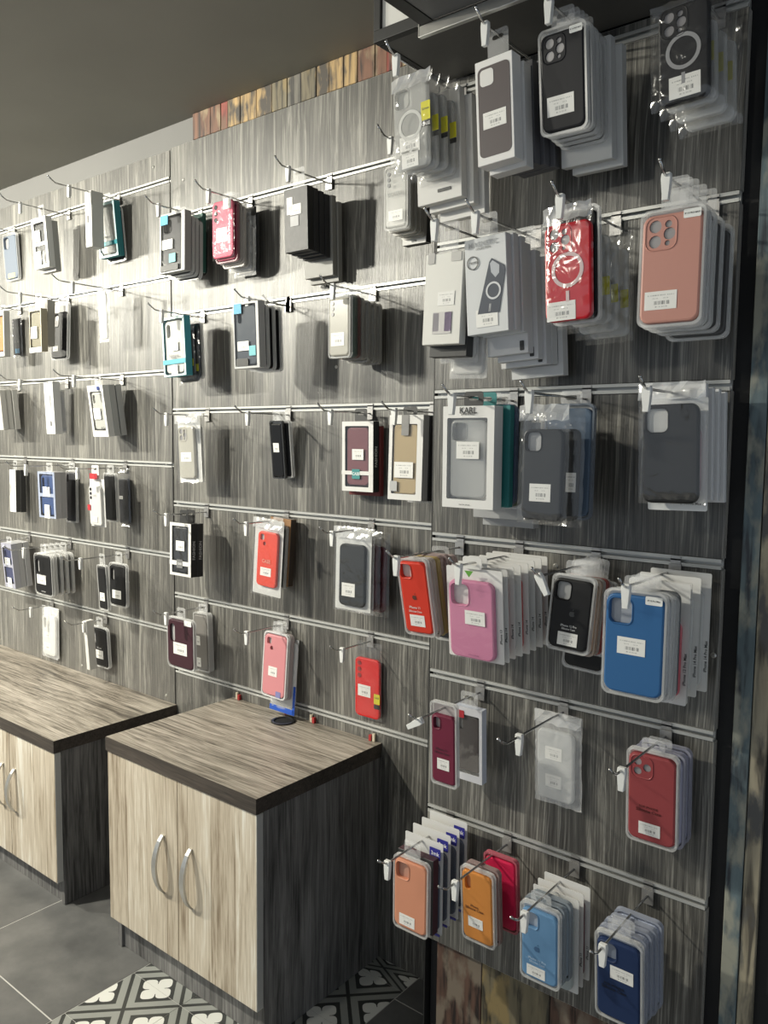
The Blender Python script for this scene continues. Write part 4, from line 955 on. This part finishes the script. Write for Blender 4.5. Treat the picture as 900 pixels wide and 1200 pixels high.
# --- narrow panel on the column
YEL = (.68, .62, .02)
stack('C0a', 'C', 0, 'q', [
    I('bag', 'clear ring case in glossy bag with yellow and black strip, hung under the canopy end', (125, 330), (470, 262), (150, 1170), k='clear ring case with yellow strip', header=.13, col=(.55, .55, .53), mat=CLEARC, cam='hole', ring=(.62, .62, .60), ci=(.04, .10, .10, .03), insert=(.50, .50, .48), lab=[(.44, .71, .50, .34), (.44, .86, .42, .34)], pat=[('yellow_strip', .86, .42, .22, .19, YEL), ('black_strip', .86, .55, .22, .055, (.02, .02, .02))], txt=[('CASE', .86, .555, .008, (.7, .7, .7)), ('Screen', .86, .40, .006, INK)]),
    B('bag', 'glossy clear bag behind the clear ring case with yellow strip', 3, dx=.007, dz=-.004, step=.018, mat=CLEARC, col=(.5, .5, .5), cam=None, lab=None, pat=[('yellow_strip', .90, .50, .16, .16, YEL), ('black_strip', .90, .61, .16, .05, (.02, .02, .02))]),
    B('box', 'large white carton at the back of the clear ring case stack', 3, dx=.014, dz=-.016, W=.105, H=.205, box=(.60, .59, .57), lab=None, D=.018, pat=[('black_marks', .62, .90, .3, .03, (.05, .05, .05))])], tip=('e', 75, 170))
stack('C0b', 'C', 0, 'e', [
    I('box', 'white carton printed with a mauve brown case and white camera square', (421, 245), (566, 197), (434, 650), k='white carton with mauve brown print', box=(.74, .73, .72), print=(.86, .86, .5, .50, (.085, .068, .070)), pcam=1, lab=(.5, .585, .62, .38), D=.03),
    B('box', 'second white carton behind the one with mauve brown print', 1, dz=-.008, dx=.006, box=(.66, .65, .64), lab=None, D=.026),
    B('box', 'dark grey carton behind the white cartons under the canopy', 3, dx=.008, dz=.001, box=(.10, .10, .11), lab=None, D=.02)], tip=(425, 105))
stack('C0c', 'C', 0, 'f', [
    I('tray', 'black case with four camera rings in a big tray under the canopy', (30, 122), (212, 52), (42, 522), k='black case with four camera rings', col=(.018, .018, .021), cam='four', insert=(.55, .55, .55), lab=(.45, .73, .56, .36), tagtop='IP 14 PRO MAX'),
    B('tray', 'clear tray in the pile behind the black case with four camera rings', 4, dx=.002, dz=-.0035, col=(.10, .10, .10), insert=(.5, .5, .48), lab=None, cam=None),
    B('box', 'white carton behind the pile of clear trays under the canopy', 2, dx=.010, dz=-.012, W=.095, H=.195, box=(.56, .56, .55), lab=None, D=.02)], tip=('P', 633, -6))
stack('C0d', 'C', 0, 'f', [
    I('bag', 'black ring case in a big glossy bag beside the column edge', (448, 25), (690, -55), (452, 420), k='black ring case in glossy bag', col=(.014, .014, .016), cam='four', ring=(.30, .30, .31), ci=(.14, .06, .06, .02), insert=(.35, .35, .36), lab=(.56, .83, .50, .34), d=.19),
    B('bag', 'clear case in glossy bag behind the black ring case', 3, dx=.007, dz=-.010, step=.022, mat=CLEARC, col=(.5, .5, .5), cam=None, lab=None, pat=[('olive_strip', .80, .48, .14, .18, (.35, .33, .05))])])
stack('C1a', 'C', 1, 'g', [
    I('box', 'tall ivory carton with a small picture of ring cases', (272, 312), (445, 293), (252, 725), k='tall ivory carton', box=(.70, .69, .65), lab=(.60, .50, .44, .30), pat=[('picture', .52, .765, .50, .24, (.55, .53, .52)), ('case_picture', .36, .755, .16, .20, (.30, .28, .32)), ('case_picture', .68, .755, .18, .21, (.10, .06, .14)), ('grey_corner', .16, .05, .18, .12, (.40, .39, .38)), ('tape_mark', .82, .055, .27, .10, (.48, .47, .45))], D=.02),
    B('box', 'black carton jutting out below the tall ivory carton', 1, dz=-.020, dx=.004, box=(.03, .03, .03), lab=None),
    B('bag', 'milky bag behind the tall ivory carton', 2, dz=-.028, dx=.010, film=FILM_M, col=(.55, .54, .52), cam=None, lab=None)], tip=(265, 200))
stack('C1b', 'C', 1, 'g', [
    I('box', 'silver white carton with MAGNETIC title and a slanted case picture', (446, 240), (636, 207), (461, 675), k='silver white carton with slanted picture', box=(.62, .63, .64), lab=(.50, .84, .52, .36), txt=[('MAGNETIC', .46, .07, .012, (.40, .41, .42)), ('COLLECTION', .46, .115, .005, (.15, .15, .15)), ('TESTED', .22, .25, .005, INK)], poly=[('picture_case', [(.28, .79), (.60, .27), (.66, .235), (.95, .33), (.97, .38), (.80, .80)], (.035, .045, .07)), ('picture_camera', [(.62, .29), (.68, .26), (.84, .32), (.83, .40), (.74, .44), (.64, .38)], (.42, .44, .48)), ('picture_bar', [(.57, .70), (.62, .70), (.59, .78), (.54, .78)], (.6, .61, .63))], annu=[(.68, .57, .14, .18, (.62, .63, .65)), (.20, .25, .12, .14, (.10, .10, .10))], D=.018),
    B('box', 'silver white carton behind the one with the slanted picture', 2, dx=.003, dz=.0, box=(.66, .67, .68), lab=None, step=.022, D=.018),
    B('box', 'larger pale grey carton in the slanted picture stack', 3, dx=.006, dz=-.010, H=.195, box=(.66, .66, .67), lab=None, D=.02, pat=[('black_mark', .86, .93, .10, .09, (.04, .04, .04))]),
    B('wbox', 'pale window box at the back of the slanted picture stack', 2, dx=.010, dz=-.022, W=.11, H=.20, box=(.66, .66, .66), col=(.2, .2, .22), cam=None, lab=None, D=.02)], tip=(455, 105))
stack('C1c', 'C', 1, 'h', [
    I('bag', 'red ring case in a clear bag, white ring and barcode sticker', (48, 78), (230, 66), (54, 512), k='red ring case', header=.13, col=(.52, .012, .025), rough=.3, cam='four', ring=(.66, .50, .50), ci=(.02, .15, .02, .01), insert=(.5, .42, .42), lab=(.36, .90, .60, .36)),
    B('tray', 'black phone case behind the red ring case', 1, dx=.005, dz=-.004, col=BLK, cam=None, lab=None, D=.012),
    B('bag', 'glossy bag with a clear case behind the red ring case', 4, dx=.006, dz=-.007, step=.024, mat=CLEARC, col=(.45, .45, .45), cam=None, lab=None, pat=[('yellow_strip', .85, .62, .16, .16, (.50, .47, .04))])], tip=(85, 30))
stack('C1d', 'C', 1, 'h', [
    I('tray', 'dusty pink case with four camera rings in a clear tray', (420, 92), (668, 62), (402, 530), k='dusty pink case', col=(.52, .26, .215), cam='four', insert=(.42, .36, .36), lab=(.37, .775, .50, .28), tagtop='IP 15 PRO MAX'),
    B('tray', 'pale tray close behind the dusty pink case', 2, dx=.002, dz=-.003, col=(.52, .51, .50), lab=None, cam=None),
    B('tray', 'grey case in a tray set apart behind the dusty pink case', 2, dx=.007, dz=-.006, step=.03, gap=.02, col=(.10, .10, .10), lab=None, cam=None)], tip=('P', 772, 218))
stack('C2a', 'C', 2, 'v', [
    I('wbox', 'white KARL window box with a clear case, hung on a dark loop', (45, 125), (330, 122), (38, 680), k='white KARL window box', box=(.76, .75, .73), col=(.52, .52, .50), mat=CLEARC, cam='hole', fr=(.085, .115, .13, .085), cf=.90, ch=.96, liner=(.68, .67, .65), lab=(.50, .43, .44, .28), txt=[('KARL', .50, .045, .016, INK), ('LAGERFELD', .50, .078, .006, INK), ('case for phone', .45, .965, .004, (.2, .2, .2))], tabc=(.035, .035, .035), D=.03),
    B('box', 'teal carton with red top corner behind the KARL box', 1, dx=.008, dz=.004, box=(.03, .22, .22), lab=None, D=.015, gap=.01, cardtab=1),
    B('tray', 'blue phone case behind the teal carton', 1, dx=.012, dz=.004, col=(.05, .10, .22), cam=None, lab=None),
    B('tray', 'olive green phone case behind the KARL box', 1, dx=.016, dz=-.006, gap=.012, col=(.10, .115, .08), cam=None, lab=None),
    B('box', 'large pale grey carton at the back of the KARL stack', 2, dx=.010, dz=-.014, W=.115, H=.205, box=(.40, .40, .40), lab=None)], tip=('i', 520, 92))
stack('C2b', 'C', 2, 'v', [
    I('bag', 'charcoal case with pale camera square in a long clear bag', (462, 118), (740, 128), (440, 768), k='charcoal case in long clear bag', header=.13, col=(.028, .030, .034), rough=.4, cam='hole', insert=(.52, .52, .52), ci=(.10, .20, .10, .03), lab=(.48, .735, .42, .32)),
    B('bag', 'dark case with a side sticker behind the charcoal one', 1, dx=.012, dz=-.004, gap=.02, col=(.025, .027, .03), cam='hole', lab=(.78, .62, .2, .35)),
    B('tray', 'steel blue phone case at the back of the charcoal stack', 1, dx=.014, dz=.006, gap=.02, col=(.09, .13, .19), cam=None, lab=None)], tip=('j', 90, 110))
stack('C2c', 'C', 2, 'j', [
    I('bag', 'smooth black case with pale camera square in a crinkled bag beside the column edge', (500, 60), (738, 55), (498, 478), k='smooth black case in crinkled bag', header=.13, col=(.013, .013, .014), rough=.4, cam='hole', insert=(.55, .55, .54), ci=(.07, .17, .09, .01), lab=None, D=.015),
    B('card', 'white card marked For iP14 Pro Max behind the smooth black case', 1, dx=.004, dz=-.024, W=.098, H=.185, box=(.80, .80, .79), col=(.45, .30, .32), cam=None, ci=(.1, .25, .1, .14), lab=None, txt=[('For', .77, .90, .006, INK), ('iP 14 Pro Max', .77, .93, .006, INK)]),
    B('box', 'slim white carton behind the smooth black case', 4, dx=.004, dz=-.004, step=.026, W=.088, H=.185, box=(.76, .76, .77), lab=None, D=.012)], tip=('P', 750, 443), L=.26)
stack('C3a', 'C', 3, 'k', [
    I('tray', 'red silicone case with fruit logo, iPhone 11 lettering and open camera square', (93, 132), (240, 140), (142, 500), k='red silicone case with fruit logo', col=(.62, .045, .025), cam='hole', insert=(.55, .50, .48), lab=(.48, .80, .48, .32), logo=(.48, .50, .006, (.10, .03, .02)), txt=[('iPhone 11', .45, .63, .007, (.7, .6, .58)), ('Silicone Case', .45, .68, .006, (.7, .6, .58))]),
    B('tray', 'cream phone case in tray behind the red silicone one', 1, dx=.004, dz=-.003, col=(.55, .45, .40), cam=None, lab=None),
    B('tray', 'yellow phone case in tray behind the red silicone one', 1, dx=.006, dz=-.003, col=(.55, .36, .04), cam=None, lab=None),
    B('tray', 'pinkish tray at the back of the red silicone stack', 3, dx=.006, dz=-.004, col=(.45, .30, .28), cam=None, lab=None),
    B('tray', 'charcoal phone case hanging lowest behind the red silicone one', 1, dx=.010, dz=-.042, col=(.03, .032, .035), cam=None, lab=None)], tip=(55, 105))
stack('C3b', 'C', 3, 'k', [
    I('card', 'bubblegum pink case on a white card with a green triangle', (322, 178), (590, 182), (338, 608), k='bubblegum pink case on white card', col=(.60, .22, .36), cam='hole', ci=(.08, .13, .12, .02), poly=[('green_triangle', [(.40, .015), (.56, .015), (.48, .085)], (.12, .35, .05))], lab=(.56, .52, .36, .22), txt=[('CELLULARLINE', .52, .93, .0035, (.3, .1, .2))], sidetxt='iPhone 13'),
    B('card', 'white card pack with black edge print behind the bubblegum pink case', 7, dx=.003, dz=.0005, step=.022, cols=[(.60, .58, .58), (.45, .05, .04), (.6, .59, .58), (.5, .06, .06), (.5, .5, .5)], lab=None, sidetxt='iPhone 14', D=.012)], tip=(355, 140))
stack('C3c', 'C', 3, 'l', [
    I('tray', 'black silicone case with pale lettering, tray tilted beside the blue case', (95, 108), (272, 128), (62, 415), k='black silicone case with pale lettering', col=(.014, .014, .015), cam='hole', insert=(.36, .36, .36), lab=(.50, .83, .46, .28), logo=(.55, .50, .006, (.05, .05, .05)), txt=[('iPhone 12 Pro', .50, .66, .0055, (.55, .55, .55)), ('Silicone Case', .50, .70, .005, (.55, .55, .55))]),
    B('tray', 'beige phone case behind the black silicone one', 1, dx=.005, dz=-.002, col=(.55, .42, .32), cam=None, lab=None, D=.0102),
    B('tray', 'white phone case behind the black silicone one', 1, dx=.006, dz=-.002, col=(.6, .58, .55), cam=None, lab=None, D=.0102),
    B('tray', 'red orange phone case behind the black silicone one', 1, dx=.008, dz=-.001, col=(.50, .04, .02), cam=None, lab=None, D=.0102),
    B('tray', 'clear tray at the back of the black silicone stack', 2, dx=.008, dz=-.004, col=(.12, .11, .11), cam=None, lab=None, D=.0102),
    B('tray', 'black phone case hanging lowest behind the black silicone one', 1, dx=.004, dz=-.042, col=(.018, .018, .018), cam=None, lab=None, D=.0102)], tip=(12, 88), roll=-.5)
stack('C3d', 'C', 3, 'l', [
    I('tray', 'royal blue case with white size sticker in a rounded clear tray', (303, 165), (562, 190), (288, 590), k='royal blue case', col=(.035, .125, .30), cam='hole', insert=(.36, .38, .42), lab=(.47, .52, .44, .26), tagtop='iP 13 Pro Max'),
    B('tray', 'pale tray close behind the royal blue case', 2, dx=.004, dz=-.002, col=(.55, .56, .58), cam=None, lab=None),
    B('tray', 'slate grey case in tray behind the royal blue one', 1, dx=.006, dz=-.002, col=(.12, .14, .16), cam=None, lab=None),
    B('card', 'white card holding a coral pink case behind the royal blue one', 1, dx=.012, dz=.008, W=.105, H=.205, gap=.012, col=(.58, .10, .13), cam=None, ci=(.04, .30, .10, .06), lab=None, sidetxt='iPhone 13 Pro Max'),
    B('card', 'white card pack with edge print at the back of the royal blue stack', 3, dx=.008, dz=.006, step=.025, W=.105, H=.205, col=(.6, .6, .58), cam=None, lab=None, sidetxt='iPhone 14 Pro Max', D=.012)], tip=(365, 150))
stack('C4a', 'C', 4, 't', [
    I('tray', 'wine red silicone case in tray beside the column corner', (135, 82), (262, 105), (140, 478), k='wine red silicone case', col=(.15, .02, .045), cam='pillbig', cgap=.020, insert=(.40, .36, .36), lab=(.50, .735, .46, .36), txt=[('iPhone 11', .45, .56, .007, (.05, .01, .02)), ('Silicone Case', .45, .60, .0065, (.05, .01, .02))]),
    I('wbox', 'slim white window box with a dark red toned case behind the wine red one', (282, 112), (345, 110), (284, 460), k='slim white window box', view='t', box=(.62, .62, .66), side=(.52, .55, .64), col=(.06, .05, .05), cam='pill', lab=None, pat=[('red_corner', .25, .10, .35, .10, (.40, .02, .03))], W=.075, D=.018)], tip=('m', 150, 90), roll=1.0)
stack('C4b', 'C', 4, 't', [
    I('bag', 'transparent phone case in a frosted bag with two stickers', (634, 125), (860, 178), (634, 562), k='transparent case in frosted bag', header=.13, col=(.50, .50, .50), mat=clear((.62, .63, .63), .7, .25, name='frosted_case'), cam=None, film=FILM_M, ci=(.06, .20, .16, .05), lab=[(.42, .44, .36, .26), (.42, .74, .34, .26)], D=.016)], tip=('m', 345, 150), tagd=.075)
stack('C4c', 'C', 4, 'u', [
    I('tray', 'brick red silicone case with camera bump and dark lettering', (150, 112), (640, 248), (140, 975), k='brick red silicone case', col=(.28, .055, .06), cam='pro', insert=(.45, .30, .30), lab=(.47, .83, .42, .25), txt=[('FOR iPHONE', .45, .60, .006, (.08, .01, .01)), ('Silicone Case', .45, .64, .0085, (.08, .01, .01))]),
    B('tray', 'pale lilac tray behind the brick red case', 2, dx=.006, dz=.002, col=(.38, .38, .50), cam=None, lab=None, step=.02)], tip=('m', 590, 235), tagd=.050)
stack('C5a', 'C', 5, 'r', [
    I('tray', 'peach case in a printed clear tray, low at the column corner', (32, 262), (278, 342), (28, 775), k='peach case in printed tray', col=(.60, .26, .16), cam='hole', insert=(.55, .30, .22), lab=(.42, .85, .44, .26)),
    B('box', 'black carton with plum side behind the peach case', 1, dx=.004, dz=.004, box=(.03, .03, .03), side=(.06, .02, .03), lab=None, D=.02),
    B('card', 'white card with a blue corner badge in the row behind the peach case', 4, dx=.004, dz0=.026, dz=.007, step=.026, W=.098, H=.200, col=(.10, .12, .16), cam=None, ci=(.06, .20, .06, .04), lab=None, D=.008, pat=[('blue_badge', .84, .11, .28, .12, (.03, .03, .28)), ('blue_foot', .5, .985, .98, .03, (.03, .03, .28))], txt=[('3mk', .84, .11, .012, (.8, .8, .8))])], tip=('n', 30, 180))
stack('C5b', 'C', 5, 'r', [
    I('tray', 'orange silicone case with dark lettering and round camera hole', (500, 345), (735, 450), (515, 860), k='orange silicone case', col=(.60, .235, .055), cam='pill', insert=(.55, .25, .12), lab=(.44, .72, .44, .28), txt=[('iPhone', .42, .50, .007, (.10, .03, .01)), ('Silicone Case', .42, .54, .008, (.10, .03, .01))]),
    B('tray', 'smoky pink tray behind the orange silicone case', 1, dx=.004, dz=.004, col=(.35, .20, .18), cam=None, lab=None),
    B('tray', 'hot pink silicone case behind the orange one', 1, dx=.020, dz=.010, gap=.03, col=(.62, .02, .08), cam=None, lab=(.05, .75, .2, .3))], tip=('n', 190, 250), tagd=.055)
stack('C5c', 'C', 5, 's', [
    I('tray', 'sky blue silicone case with fruit logo and open camera square', (88, 205), (310, 290), (88, 630), k='sky blue silicone case', col=(.125, .255, .43), cam='hole', cgap=.006, insert=(.40, .44, .50), lab=(.42, .86, .46, .26), logo=(.45, .56, .0065, (.05, .12, .24)), txt=[('iPhone 11 Pro', .45, .70, .0065, (.42, .55, .70)), ('Silicone Case', .45, .74, .006, (.42, .55, .70))]),
    B('tray', 'clear tray with a grey blue case behind the sky blue one', 2, dx=.004, dz=.004, col=(.30, .36, .42), cam=None, lab=None),
    B('card', 'white card with a green triangle behind the sky blue case', 1, dx=.008, dz=.004, W=.095, H=.190, col=(.45, .5, .5), cam=None, lab=None, pat=[('green_triangle', .5, .09, .14, .05, (.12, .35, .05))]),
    B('card', 'white card holding a maroon case behind the sky blue one', 2, dx=.008, dz=.008, W=.095, H=.190, col=(.14, .02, .04), cam=None, lab=None, sidetxt='iPhone 11')], tip=('n', 380, 335), tagd=.050)
stack('C5d', 'C', 5, 's', [
    I('tray', 'navy silicone case in tray, lowest at the column edge', (502, 368), (770, 470), (505, 840), k='navy silicone case', col=(.018, .035, .095), cam='hole', cgap=.006, insert=(.25, .28, .34), lab=(.58, .42, .48, .28), txt=[('FOR iPHONE', .42, .58, .0065, (.005, .008, .02)), ('Silicone Case', .42, .62, .0085, (.005, .008, .02))]),
    B('tray', 'pale blue tray in the pile behind the navy silicone case', 4, dx=.003, dz=.003, step=.014, col=(.40, .44, .56), cam=None, lab=None)], tip=('n', 590, 422), tagd=.050)
